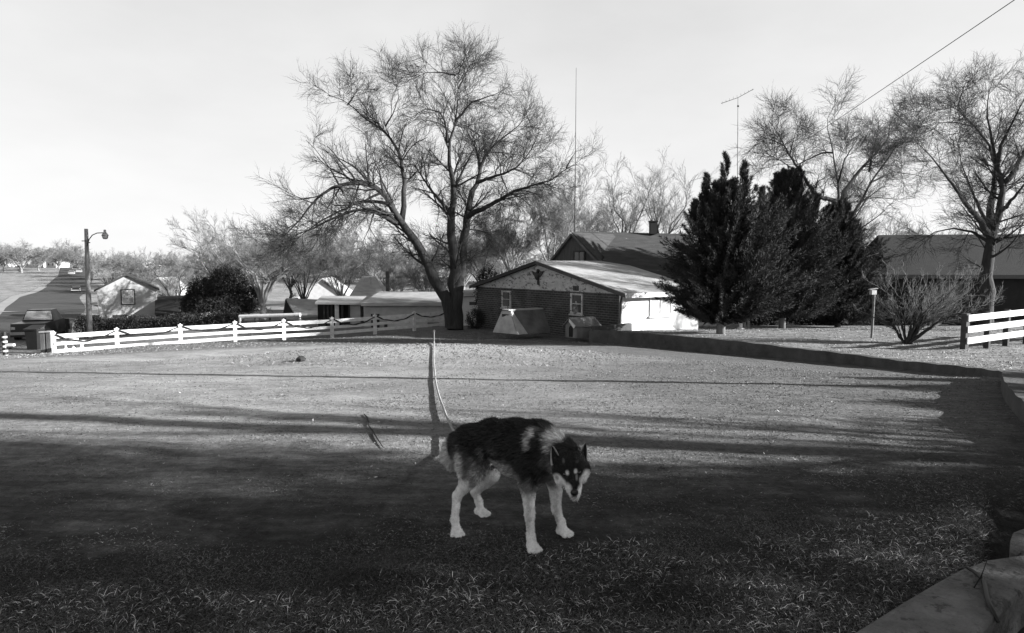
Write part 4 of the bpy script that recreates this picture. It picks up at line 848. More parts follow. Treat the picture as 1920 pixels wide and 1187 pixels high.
# right: multi-stemmed tree rising behind the junipers
D = 42
L = [([P(1560, 640, D), K(760, 960, D), K(770, 880, D), K(765, 780, D), K(745, 690, D), K(735, 600, D), K(715, 540, D), K(705, 470, D), K(740, 400, D)], .26, .012),
     ([K(770, 930, D), K(800, 850, D + .5), K(860, 760, D + 1), K(930, 680, D + 1.4), K(1030, 570, D + 2), K(1045, 480, D + 2.4), K(1070, 430, D + 2.6)], .18, .012),
     ([P(1590, 640, D + 1), K(830, 1000, D + 1), K(900, 880, D + 1.2), K(935, 800, D + 1.4), K(1010, 700, D + 1.6), K(1080, 600, D + 1.8), K(1150, 510, D + 2), K(1200, 420, D + 2.2)], .25, .012),
     ([K(640, 860, D - 1), K(580, 760, D - 1.4), K(520, 670, D - 1.8), K(480, 600, D - 2), K(445, 530, D - 2.2), K(400, 470, D - 2.4)], .13, .012),
     ([K(770, 900, D), K(650, 870, D - .6), K(640, 860, D - 1)], .14, .13),
     ([K(768, 800, D), K(800, 680, D - 1), K(860, 580, D - 1.6), K(880, 540, D - 1.8)], .08, .012),
     ([K(740, 640, D), K(680, 640, D + .8), K(560, 700, D + 1.4), K(480, 700, D + 1.8), K(390, 705, D + 2)], .06, .012),
     ([K(935, 800, D + 1.4), K(1060, 740, D + 2.4), K(1200, 760, D + 3)], .07, .012), ([K(930, 740, D + 1.4), K(960, 600, D + .4), K(985, 490, D), K(970, 440, D)], .06, .01),
     ([K(510, 650, D - 1.8), K(535, 560, D - 1), K(555, 490, D - .6)], .05, .01), ([K(480, 600, D - 2), K(400, 565, D - 2.8), K(350, 550, D - 3)], .05, .01), ([K(580, 760, D - 1.4), K(460, 680, D - 2), K(380, 640, D - 2.4)], .05, .01)]
make_tree('bare_tree', P(1575, 625, 42), 'bare many stemmed tree rising behind the dark junipers', L,
          [dict(k=10, tmin=.3, lf=(.11, .25), ang=(.5, 1.3), n=8, wander=.08, trop=.06, rk=.42, rmin=.014, sides=4, trunk=True, lmin=1.3), dict(k=8, tmin=.12, lf=(.35, .65), ang=(.4, 1.15), n=6, wander=.11, trop=.03, rk=.5, rmin=.009, lmin=.9),
           dict(k=7, tmin=.1, lf=(.40, .75), ang=(.3, 1.0), n=4, wander=.11, trop=.02, rk=.6, rmin=.0072, lmin=.7), dict(k=2, tmin=.1, lf=(.55, 1.0), ang=(.3, .7), n=3, wander=.08, trop=.06, rk=.7, rmin=.0058, lmin=.4)], M_bark, M_twigdark, g=np.random.default_rng(6))
# left: spreading tree over the dark bush
auto_tree(21, P(492, 592, 57) - [0, 0, .2], 9.2, 6.4, 9, LV(9, 7, 5, 2, trop=.04, rm=(.02, .013, .010, .008)), 'bare_tree', 'wide bare tree spreading above the round evergreen bush', M_barkpale, M_twigpale, r=.3, fork=.18, droop=.15)
auto_tree(22, P(430, 600, 62), 8.6, 5.6, 8, LV(8, 7, 5, 2, trop=.05, rm=(.02, .013, .010, .008)), 'bare_tree', 'pale bare tree behind the low dark shed roof', M_barkpale, M_twigpale, r=.25, fork=.2)
auto_tree(23, P(330, 590, 78), 6.5, 6.5, 9, LV(8, 7, 5, trop=.03, rm=(.022, .015, .012)), 'bare_tree', 'low bushy bare tree right of the white bungalow', M_bark, M_twig, r=.25, fork=.15, droop=.1)
# brush and trees behind the big one
specs = [(570, 585, 66, 7.5, 3.8, 'bare tree in front of the white gabled house'), (640, 580, 70, 6.5, 3.6, 'bare tree left of the tall hip roof'), (745, 585, 68, 5.8, 3.8, 'bare tree right of the hip roof chimney'),
         (905, 560, 60, 6.6, 3.5, 'bare tree just left of the brick gable'), (960, 545, 56, 7.2, 3.4, 'dense bare tree above the brick gable'), (1035, 545, 54, 8.8, 3.8, 'tall dense bare tree left of the dark shingled gable'),
         (810, 590, 62, 4.8, 3.2, 'low bare tree behind the leaning trunk'), (700, 560, 95, 9, 6, 'farther bare tree above the hip roof'), (870, 550, 100, 9, 7, 'farther bare tree behind the forked trunk'), (545, 560, 95, 9.5, 7, 'farther bare tree left of the white gabled house'),
         (1100, 545, 90, 12, 6, 'farther tall bare tree behind the shingled gable')]
for i, (px, py, D_, h_, sp, lab) in enumerate(specs):
    k = D_ / 60
    auto_tree(40 + i, P(px, py, D_), h_, sp, 9, LV(9, 8, 5, 3, trop=.06, rm=(.018 * k, .013 * k, .010 * k, .008 * k)), 'bare_tree', lab, M_barkpale if i % 3 else M_bark, M_twigpale if i % 3 != 1 else M_twig, r=.15 * k, fork=.16, group='bare trees behind the low buildings')
specs = [(1170, 470, 60, 6.2, 3.0, 'bare tree behind the chimney of the shingled roof'), (1235, 470, 64, 6.4, 3.0, 'bare tree between the chimney and the junipers')]
for i, (px, py, D_, h_, sp, lab) in enumerate(specs):
    b_ = P(px, py, D_); b_[2] = -2; auto_tree(60 + i, b_, P(0, 330, D_)[2] + 2, sp, 7, LV(7, 6, 5, 2, trop=.1, rm=(.018, .012, .009, .007)), 'bare_tree', lab, M_bark, M_twig, r=.2, fork=.45)
for i, (px, D_, h_, sp, lab) in enumerate(((1700, 52, 6.5, 4.2, 'low bare tree between the junipers and the long house'), (1770, 56, 6, 4.5, 'low bare tree above the ridge of the long house'), (1640, 60, 7.5, 3.5, 'bare tree just right of the junipers'))):
    b_ = P(px, 600, D_); b_[2] = -1.8; auto_tree(70 + i, b_, h_, sp, 8, LV(8, 7, 5, trop=.05, rm=(.018, .012, .009)), 'bare_tree', lab, M_bark, M_twig, r=.16, fork=.2)
# many-stemmed shrub on the raised yard
D = 23; b_ = P(1700, 650, D); b_[2] = float(zu(0, D)) - .1; g_ = np.random.default_rng(77); L = []
for i in range(22):
    a = g_.uniform(-1, 1); ln_ = g_.uniform(1.3, 2.9); e_ = b_ + np.array([a * 1.9 + .55, g_.uniform(-1.1, 1.1), ln_ * (1 - .25 * abs(a))]); mid = b_ * .55 + e_ * .45 + np.array([-.10 * a, 0, .25]) + g_.normal(size=3) * .06
    L.append(([b_ + np.append(g_.normal(size=2) * .09, 0), mid, e_, e_ + (e_ - mid) * .35 + np.array([0, 0, -.05])], g_.uniform(.028, .065), .006))
make_tree('bare_shrub', b_, 'many stemmed leafless shrub at the edge of the raised yard', L, [dict(k=8, tmin=.2, lf=(.25, .5), ang=(.3, .8), n=6, wander=.14, trop=.10, rk=.55, rmin=.006, sides=4), dict(k=7, tmin=.1, lf=(.35, .6), ang=(.3, .8), n=5, wander=.15, trop=.08, rk=.6, rmin=.0045), dict(k=3, tmin=.1, lf=(.4, .7), ang=(.3, .8), n=3, wander=.12, trop=.05, rk=.7, rmin=.003)], M_bark, M_twig, cat='shrub', g=g_)
# distant bare trees along the street and the hill
proto = []
for i in range(4):
    o = auto_tree(90 + i, (0, 0, 0), 9, 6.2, 10, [dict(k=9, tmin=.15, lf=(.35, .6), ang=(.4, 1.1), n=4, wander=.18, trop=.03, rk=.6, rmin=.05, sides=3), dict(k=8, tmin=.1, lf=(.4, .7), ang=(.4, 1.1), n=3, wander=.2, trop=.02, rk=.6, rmin=.035), dict(k=4, tmin=.1, lf=(.4, .7), ang=(.4, 1.1), n=3, wander=.2, trop=.02, rk=.7, rmin=.028)],
                  'bare_tree', 'x', M_barkpale, M_twigfar, r=.35, fork=.22); proto.append(o)
far = [(10, 240, 1.05, 'at the left edge of the street view'), (42, 232, 1.15, 'tallest over the white houses at far left'), (75, 250, 1.0, 'right of the tallest over the white houses'), (112, 262, .95, 'over the top of the street, left side'), (140, 300, 1.1, 'at the very top of the street'),
       (150, 228, .9, 'just left of the street lamp pole'), (185, 205, 1.0, 'just right of the street lamp pole'), (215, 190, .95, 'above the left slope of the small grey house'), (205, 150, .62, 'low behind the small grey house'), (243, 175, .8, 'above the ridge of the small grey house'),
       (272, 165, .95, 'above the white bungalow'), (305, 150, .85, 'right of the white bungalow'), (335, 160, .95, 'left of the wide spreading tree'), (365, 140, .9, 'behind the pale bare tree'), (28, 330, 1.2, 'on the hill behind the white houses'), (95, 330, 1.2, 'on the hill left of the street'),
       (400, 175, 1.0, 'far behind the round evergreen bush'), (450, 190, 1.1, 'far behind the wide spreading tree'), (520, 180, 1.1, 'far left of the big tree'), (590, 190, 1.1, 'far behind the white gabled house'), (660, 180, 1.1, 'far above the hip roof'), (730, 185, 1.1, 'far right of the hip roof'), (800, 175, 1.2, 'far behind the leaning trunk'), (870, 170, 1.2, 'far behind the forked trunk'), (940, 165, 1.25, 'far above the brick gable'), (1010, 170, 1.2, 'far left of the shingled gable'),
       (1180, 150, 1.1, 'far behind the chimney'), (1250, 150, 1.1, 'far left of the junipers'), (1660, 140, 1.0, 'far right of the junipers'), (1740, 150, 1.0, 'far above the long house')]
for i, (px, D_, s_, lab) in enumerate(far):
    x = fr(px, D_); z = float(zg(x, D_)); lab = 'distant bare tree ' + lab
    sc = (s_ * (1 + .1 * math.sin(i * 3)), s_ * (1 + .1 * math.cos(i)), s_ * (.92 + .12 * math.sin(i * 5.)))
    if i < 4: o = proto[i]; o.location = (x, D_, z - .2); o.scale = sc; o['label'] = lab; o['group'] = 'distant bare trees'
    else: copy_thing(proto[i % 4], (x, D_, z - .2), i * 1.7, sc, lab, 'distant bare trees')

# ------------------------------------------------------------------ evergreens
def blades(C, Dr, ln, wd, g):
    """triangles: C centres (N,3), Dr directions"""
    N = len(C); s = unit(np.cross(Dr, g.normal(size=(N, 3)))); V = np.empty((N, 3, 3)); V[:, 0] = C - s * wd[:, None] / 2; V[:, 1] = C + s * wd[:, None] / 2; V[:, 2] = C + Dr * ln[:, None]
    return V
def plumes(base, dirs, L_, rad, n, blen, bw, g, dens=.0):
    """flame-shaped sprays: each of N axes carries n blades"""
    N = len(base); t = g.random((N, n)) ** .85; ph = g.uniform(0, 2 * np.pi, (N, n)); a = unit(np.cross(dirs, g.normal(size=(N, 3)))); b = np.cross(dirs, a)
    rr = rad[:, None] * (1 - t) ** .7 * np.sqrt(g.random((N, n))); rd_ = a[:, None] * np.cos(ph)[..., None] + b[:, None] * np.sin(ph)[..., None]
    C = base[:, None] + dirs[:, None] * (t * L_[:, None])[..., None] + rd_ * rr[..., None]
    D_ = unit(dirs[:, None] * 1.0 + rd_ * g.uniform(.2, 1.1, (N, n, 1)) + g.normal(size=(N, n, 3)) * .25)
    tone = np.repeat(g.uniform(.35, 2.0, (N, 1)), n, 1) * g.uniform(.7, 1.3, (N, n))
    M = N * n; V = blades(C.reshape(-1, 3), D_.reshape(-1, 3), g.uniform(.6, 1.2, M) * blen, g.uniform(.7, 1.2, M) * bw, g)
    return V.reshape(-1, 3), np.arange(M * 3).reshape(-1, 3), np.repeat(tone.ravel(), 3)
def juniper(seed, base, prof, label, n=900, spires=(), squash=.8):
    """prof: list of (height, left radius, right radius)"""
    g = np.random.default_rng(seed); base = np.array(base, float); o = thing('juniper', base, label, 'conifer', 'junipers on the raised yard'); pr_ = np.array(prof)
    H = pr_[-1, 0]; h = g.uniform(pr_[0, 0] ** .5, 1, n) ; h = pr_[0, 0] + (H - pr_[0, 0]) * g.random(n) ** 1.15
    az = g.uniform(0, 2 * np.pi, n); rl = np.interp(h, pr_[:, 0], pr_[:, 1]); rr = np.interp(h, pr_[:, 0], pr_[:, 2])
    Rm = np.where(np.cos(az) < 0, rl, rr) * (1 + .16 * np.sin(az * 3 + h * 2.3) + .12 * np.sin(h * 5 + az * 2)); f = g.uniform(.35, .86, n); lift = g.uniform(.3, 1.25, n)
    Rm = Rm * .93; f = g.uniform(.30, .80, n); hf = np.clip((h - pr_[0, 0]) / (H - pr_[0, 0]), 0, 1); lift = g.uniform(.25, .75, n) + 1.7 * hf ** 2
    B = base + np.stack([np.cos(az) * Rm * f, np.sin(az) * Rm * f * squash, h], -1)
    Dr = unit(np.stack([np.cos(az), np.sin(az) * squash, lift], -1) + g.normal(size=(n, 3)) * .13); L_ = g.uniform(.75, 1.5, n) * (.55 + Rm * .30) * (1 - .35 * hf)
    extra = []
    for (sx, sh, sl) in spires: extra.append((base + [sx, 0, sh], sl))
    if extra:
        for (b_, sl) in extra:
            k = 16; hh = np.linspace(0, sl * 1.0, k); B = np.concatenate([B, b_ + np.stack([g.normal(size=k) * .06, g.normal(size=k) * .06, hh], -1)])
            dd = unit(np.stack([g.normal(size=k) * .55 * np.linspace(1, .15, k), g.normal(size=k) * .55 * np.linspace(1, .15, k), np.ones(k)], -1)); Dr = np.concatenate([Dr, dd]); L_ = np.concatenate([L_, np.linspace(.75, .22, k)])
    V, T, tone = plumes(B, Dr, L_, L_ * .085 + .04, 190, .16, .022, g)
    # dense inner growth
    k = 16000; h2 = pr_[0, 0] + (H * .86 - pr_[0, 0]) * g.random(k); a2 = g.uniform(0, 2 * np.pi, k); R2 = .80 * np.where(np.cos(a2) < 0, np.interp(h2, pr_[:, 0], pr_[:, 1]), np.interp(h2, pr_[:, 0], pr_[:, 2])) * .66 * np.sqrt(g.random(k))
    C = base + np.stack([np.cos(a2) * R2, np.sin(a2) * R2 * squash, h2], -1); D2 = unit(np.stack([np.cos(a2), np.sin(a2), np.full(k, .6)], -1) + g.normal(size=(k, 3)) * .5)
    V2 = blades(C, D2, np.full(k, .26), np.full(k, .09), g).reshape(-1, 3)
    npmesh('crown', np.concatenate([V, V2]), [np.concatenate([T, np.arange(k * 3).reshape(-1, 3) + len(V)])], M_conifer, o, col=np.concatenate([tone, np.full(k * 3, .6)]))
    LB = [([base - [0, 0, .3], base + [.03, 0, H * .5], base + [0, 0, H * .9]], .17, .03)]
    m = MB(); m.tube(LB[0][0], [.19, .13, .03], 9)
    for i in range(14):
        hz = g.uniform(pr_[0, 0] * .6, H * .6); a_ = g.uniform(0, 6.28); r_ = np.interp(hz, pr_[:, 0], pr_[:, 1]) * .7; m.tube([base + [0, 0, hz], base + [math.cos(a_) * r_ * .5, math.sin(a_) * r_ * .5, hz + .15], base + [math.cos(a_) * r_, math.sin(a_) * r_, hz + .5]], [.05, .035, .015], 5)
    m.build('trunk', M_wood, o, smooth=True)
    return o
sc_ = 27 / F
b0 = P(1351, 628, 27); b0[2] = float(zu(0, 27))
juniper(1, b0, [(.45, 1.3, 1.5), (1.0, 2.2, 2.6), (1.9, 2.15, 3.0), (3.0, 1.95, 3.0), (3.9, 1.5, 2.8), (4.6, 1.2, 2.3), (5.1, .8, 1.3), (5.5, .3, .6), (5.8, .1, .2)], 'leftmost dark juniper with spiky top beside the bright house wall', n=620, spires=((-.7, 4.7, 1.5), (.05, 5.2, 1.8), (.75, 5.1, 1.6), (-1.2, 4.0, 1.1), (1.5, 4.6, 1.1)))
b0 = P(1466, 617, 36); b0[2] = float(zu(0, 36))
q_ = 36 / 29.5
juniper(2, b0, [(a * q_, b * q_, c * q_) for a, b, c in [(.5, 1.9, 2.1), (1.2, 2.4, 2.7), (2.4, 2.5, 2.9), (3.6, 2.4, 2.6), (4.6, 1.7, 2.2), (5.4, 1.0, 1.6), (6.2, .45, .7), (6.7, .1, .2)]], 'middle dark juniper of the clump with two pointed tops', n=700, spires=((-.6, 6.2, 1.9), (.7, 6.6, 1.9), (1.6, 5.8, 1.3)))
b0 = P(1570, 620, 38.5); b0[2] = float(zu(0, 38.5)); q_ = 38.5 / 31
juniper(3, b0, [(a * q_, b * q_, c * q_) for a, b, c in [(.2, 1.9, 1.7), (1.1, 2.4, 2.1), (2.2, 2.5, 2.0), (3.3, 2.3, 1.6), (4.2, 1.8, 1.0), (5.0, 1.0, .4), (5.5, .4, .1)]], 'rightmost dark juniper sloping down toward the yard light', n=620, spires=((-.8, 5.2, 1.6), (.5, 4.6, 1.2)))
def leafy(name, seed, segs, label, cat, n=6000, bl=.12, bw=.05, matl=M_hedge, group=None, base=None, tonev=(.5, 1.5)):
    """segs: ellipsoids (cx,cy,cz,rx,ry,rz) filled with clumps of small leaves"""
    g = np.random.default_rng(seed); Vs = []; to = []; per = n // len(segs); loc = base if base is not None else (segs[0][0], segs[0][1], segs[0][2] - segs[0][5])
    o = thing(name, loc, label, cat, group); m = MB()
    for (cx, cy, cz, rx, ry, rz2) in segs:
        k = per // 20; d = unit(g.normal(size=(k, 3))); rad_ = g.uniform(.55, 1.02, k)[:, None] ** .6; c0 = np.array([cx, cy, cz]) + d * rad_ * np.array([rx, ry, rz2]); c = np.repeat(c0, 20, 0) + g.normal(size=(k * 20, 3)) * np.array([bl, bl, bl]) * 1.1
        dr = unit(np.repeat(d, 20, 0) + g.normal(size=(k * 20, 3)) * .8 + [0, 0, .25]); Vs.append(blades(c, dr, g.uniform(.6, 1.3, k * 20) * bl, g.uniform(.6, 1.3, k * 20) * bw, g).reshape(-1, 3)); to.append(np.repeat(np.repeat(g.uniform(*tonev, k), 20), 3))
        for i in range(5):
            a_ = g.uniform(0, 6.28); m.tube([(cx + .1 * math.cos(a_), cy + .1 * math.sin(a_), cz - rz2), (cx + rx * .5 * math.cos(a_), cy + ry * .5 * math.sin(a_), cz), (cx + rx * .7 * math.cos(a_ + .3), cy + ry * .7 * math.sin(a_ + .3), cz + rz2 * .6)], [.05, .035, .01], 5)
    V = np.concatenate(Vs); npmesh('crown', V, [np.arange(len(V)).reshape(-1, 3)], matl, o, col=np.concatenate(to)); m.build('trunk', M_bark, o)
    return o
c = P(418, 548, 58); leafy('evergreen_bush', 3, [(c[0], 58, c[2] - .3, 2.2, 2.0, 1.4), (c[0] - .3, 58, c[2] - 1.1, 3.0, 2.3, 1.2), (c[0] + .9, 57.6, c[2] + .6, 1.3, 1.5, 1.5), (c[0] - 1.7, 58, c[2] - .2, 1.2, 1.3, 1.4), (c[0] + .2, 57.5, c[2] + .9, .8, 1.0, 1.1), (c[0] + 2.1, 58, c[2] - .5, 1.1, 1.2, 1.2), (c[0] - 2.5, 57.8, c[2] - 1.1, .8, 1, .9)], 'large round dark evergreen bush behind the clipped hedge', 'bush', 60000, .16, .06)
g0 = np.random.default_rng(8); sg_ = []
for t in np.linspace(0, 1, 15):
    px = 155 + (440 - 155) * t; zt_ = P(px, 597 - 5 * t + 3 * math.sin(px), 46)[2]; zb_ = float(zg(fr(px, 46), 46)); sg_.append((fr(px, 46), 46, (zt_ + zb_) / 2, .62, .5, (zt_ - zb_) / 2 + .06))
leafy('hedge', 9, sg_, 'long low dark clipped hedge behind the white fence', 'hedge', 36000, .10, .06)
c = P(890, 592, 39.5); leafy('evergreen_bush', 4, [(c[0], 39.5, c[2] - .25, .5, .5, .6)], 'small dark bush at the left corner of the brick house', 'bush', 3000, .08, .04)
c = P(914, 528, 44); leafy('evergreen_bush', 5, [(c[0], 44, c[2] - .6, .8, .7, 1.7)], 'upright dark evergreen behind the left slope of the brick gable', 'bush', 6000, .10, .06)
leafy('hedge', 6, [(fr(px, 42), 42 + .3 * math.sin(px), -1.3 + .25 * math.sin(px * .3), 1.6, 1.0, 1.15) for px in (1420, 1470, 1520, 1570, 1620, 1660, 1690)], 'dark tall hedge in shadow behind the junipers', 'hedge', 30000, .12, .08)
# shrubs added beyond the frame on the right to shade the lawn
for k, (bx, by, tp, rx) in enumerate(((10.0, 3.0, 2.35, .7), (10.0, 4.0, 1.9, .7), (10.0, 5.1, 1.65, .7), (10.2, 6.4, 1.5, .8), (10.6, 8.0, 1.35, .9), (10.9, 9.8, 1.1, .9))):
    leafy('evergreen_bush', 12 + k, [(bx, by, (tp - .3) / 2, rx, .72, (tp + .5) / 2)], ['tallest of the evergreen bushes beyond the right edge', 'second tallest evergreen bush beyond the right edge', 'middle evergreen bush in the row beyond the right edge', 'second lowest evergreen bush beyond the right edge', 'low evergreen bush beyond the right edge, next to the last', 'lowest and farthest evergreen bush beyond the right edge'][k], 'bush', 8000, .10, .05, group='bushes beyond the right edge')
for k, ty_ in enumerate((.80, -1.8, -4.5, -7.3)):  # trees added out of frame so only thin filtered sun reaches the foreground
    leafy('evergreen_tree', 140 + k, [(13.5 + .2 * k, ty_, 1.5, 1.75, 1.7, 1.6), (13.5 + .2 * k, ty_ + .1, 3.2, 1.7, 1.65, 1.6), (13.5 + .2 * k, ty_, 4.9, 1.6, 1.6, 1.5), (13.5 + .2 * k, ty_, 6.5, 1.45, 1.5, 1.4)],
          ['nearest the lawn of the tall evergreens beyond the right edge', 'second tall evergreen tree beyond the right edge', 'third tall evergreen tree beyond the right edge', 'farthest back tall evergreen tree beyond the right edge'][k], 'tree', 20500, .16, .08, group='tall evergreens beyond the right edge')
auto_tree(131, (13.6, 3.05, -.1), 10.5, 2.4, 6, LV(6, 5, 4, trop=.08), 'bare_tree', 'bare tree with tall straight trunk beyond the right edge', M_bark, M_twig, r=.19, fork=.72)  # tree added out of frame so its trunk lays a shadow band
# ================================================================== THE DOG
import openvdb as vdb
DC = np.array([-.02, 3.63, 0.]); DH = unit(np.array([.87, -.49, 0.])); DL = np.array([.49, .87, 0.])    # along the body, to its far side
def PL(px, py, lat=0.0):
    r = ray(px, py); o_ = np.array([0, 0, CAMZ]); t = (DC + DL * lat - o_).dot(DL) / r.dot(DL); return o_ + r * t
def GP(px, py, z=.0):
    r = ray(px, py); t = (CAMZ - z) / -r[2]; return np.array([r[0] * t, r[1] * t, z])
GZ = -0.012
prim = []     # (kind, a, b, ra, rb, k, lateral squash)
def cone(a, b, ra, rb, k=.03, sq=1.0): prim.append((np.array(a, float), np.array(b, float), ra, rb, k, sq))
def chain(pts, rs, k=.02, sq=1.0):
    for i in range(len(pts) - 1): cone(pts[i], pts[i + 1], rs[i], rs[i + 1], k, sq)
# trunk of the body, narrower than deep
pel = PL(882, 836); loin = PL(925, 823); rib = PL(968, 838); chest = PL(1000, 850); wth = PL(1010, 828)
cone(pel, loin, .112, .100, .03, .78); cone(loin, rib, .100, .145, .04, .80); cone(rib, chest, .145, .142, .04, .80)
cone(PL(866, 838), pel, .085, .112, .03, .82); cone(rib + [0, 0, -.035], chest + [0, 0, -.02], .12, .135, .04, .80)
pre = PL(1026, 862); cone(chest, pre, .125, .085, .04, .85)
# neck and ruff
HC = P(1071, 866, 3.36)
nk = HC + np.array([-.055, .10, .005]); cone(wth, nk, .105, .088, .05); cone(chest + [0, 0, .02], nk + [0, 0, -.02], .115, .085, .05); cone(wth + [0, 0, .0], PL(1038, 838), .085, .07, .05)
cone(nk, HC, .085, .066, .035)
# head
N0 = P(1077, 925, 3.215)
cone(HC, P(1071, 874, 3.335), .071, .068, .03); cone(P(1050, 884, 3.36), P(1054, 899, 3.335), .041, .036, .03); cone(P(1093, 880, 3.345), P(1089, 894, 3.325), .040, .034, .03)
cone(P(1071.5, 883, 3.31), P(1075.5, 912, 3.245), .053, .040, .025); cone(P(1075.5, 912, 3.245), P(1077.5, 922, 3.228), .036, .030, .012)
cone(P(1071, 905, 3.29), P(1078, 928, 3.242), .038, .025, .014)
cone(P(1061, 880, 3.30), P(1067, 879, 3.29), .016, .014, .015); cone(P(1083, 878, 3.29), P(1078, 878, 3.285), .015, .013, .015)
# legs: near hind, far hind, near front, far front
fh, ff, rh, rf_ = GP(856, 1000, 0), GP(901, 964, 0), GP(998, 1029, 0), GP(1055, 1001, 0)
def U(p, dz): return np.array([p[0], p[1], dz + GZ])
def leg_h(foot, px, lat, sgn):
    hip = PL(px[0], 846, lat * .45); st = PL(px[1], 888, lat * .75); hk = PL(px[2], px[3], lat * .95) ; ank = np.array([foot[0], foot[1], .075]) - DH * .012
    cone(hip, st, .090, .058, .04, .8); cone(PL(px[0] - 8, 865, lat * .6), st * .6 + hk * .4, .062, .040, .03, .85); chain([st, hk, ank, U(foot, .035)], [.050, .023, .0195, .023], .02)
    return hk
hk1 = leg_h(fh, (880, 889, 857, 930), -.13, -1); hk2 = leg_h(ff, (892, 919, 891, 922), .14, 1)
def leg_f(foot, sx, ex, ey, wx, wy, lat):
    sh = PL(sx, 858, lat * .7); el = PL(ex, ey, lat * .85); wr = PL(wx, wy, lat); ank = np.array([foot[0], foot[1], .06]) - DH * .008
    cone(sh, el, .075, .050, .035, .85); chain([el, wr, ank, U(foot, .033)], [.043, .0235, .0205, .023], .02)
leg_f(rh, 996, 990, 905, 993, 965, -.115); leg_f(rf_, 1034, 1041, 900, 1043, 955, .12)
def paw(foot, fwd, wdt=.024):
    s_ = np.array([-fwd[1], fwd[0], 0]); c = U(foot, .026)
    cone(c - fwd * .015, c + fwd * .022, .027, .027, .012)
    for k, a in enumerate((-1.5, -.5, .5, 1.5)):
        e = c + s_ * a * .0195 + fwd * (.056 if abs(a) < 1 else .042); cone(c + s_ * a * .013 + fwd * .01, e + [0, 0, -.008], .0135, .0125, .003)
tow = unit(np.array([.35, -.93, 0])); paw(fh, unit(np.array([.25, -.97, 0]))); paw(ff, unit(np.array([.75, -.65, 0]))); paw(rh, unit(np.array([.35, -.93, 0]))); paw(rf_, unit(np.array([.70, -.70, 0])))
# tail hanging down
t0, t1, t2, t3 = PL(853, 822, .0) , PL(843, 838, -.01), PL(839, 856, -.015), PL(847, 877, -.01)
chain([t0, t1, t2, t3], [.030, .034, .036, .012], .02)
lo = np.array([-.62, 3.0, -.02]); hi = np.array([.55, 4.25, .72]); h_ = .0055
n3 = np.ceil((hi - lo) / h_).astype(int); Fd = np.full(n3, 1.0, np.float32)
ax_ = [lo[i] + np.arange(n3[i]) * h_ for i in range(3)]
def smin(a, b, k): hh = np.clip(.5 + .5 * (b - a) / k, 0, 1); return b * (1 - hh) + a * hh - k * hh * (1 - hh)
for (a, b, ra, rb, k, sq) in prim:
    pad = max(ra, rb) + .07; l0 = np.maximum(((np.minimum(a, b) - pad - lo) / h_).astype(int), 0); l1 = np.minimum(((np.maximum(a, b) + pad - lo) / h_).astype(int) + 1, n3)
    X3, Y3, Z3 = np.meshgrid(*[ax_[i][l0[i]:l1[i]] for i in range(3)], indexing='ij'); q = np.stack([X3, Y3, Z3], -1) - a; ba = b - a
    if sq != 1:
        f = (1 / sq - 1); q = q + DL * (q @ DL)[..., None] * f; ba = ba + DL * (ba @ DL) * f
    t = np.clip((q @ ba) / (ba @ ba + 1e-9), 0, 1); d = np.linalg.norm(q - t[..., None] * ba, axis=-1) - (ra + (rb - ra) * t)
    if sq != 1: d = d * (sq ** .5)
    sl_ = tuple(slice(l0[i], l1[i]) for i in range(3)); Fd[sl_] = smin(Fd[sl_], d.astype(np.float32), k)
gr_ = vdb.FloatGrid(.05); gr_.copyFromArray(np.clip(Fd, -.05, .05).astype(np.float32), tolerance=0.0)
pv, pq = gr_.convertToQuads(0.0); pv = pv.astype(float) * h_ + lo; pq = pq.astype(int)[:, ::-1]
gx = np.stack(np.gradient(Fd, h_), -1); ii = np.clip(((pv - lo) / h_).round().astype(int), 0, n3 - 1); pn = unit(gx[ii[:, 0], ii[:, 1], ii[:, 2]])
nc = len(pv)
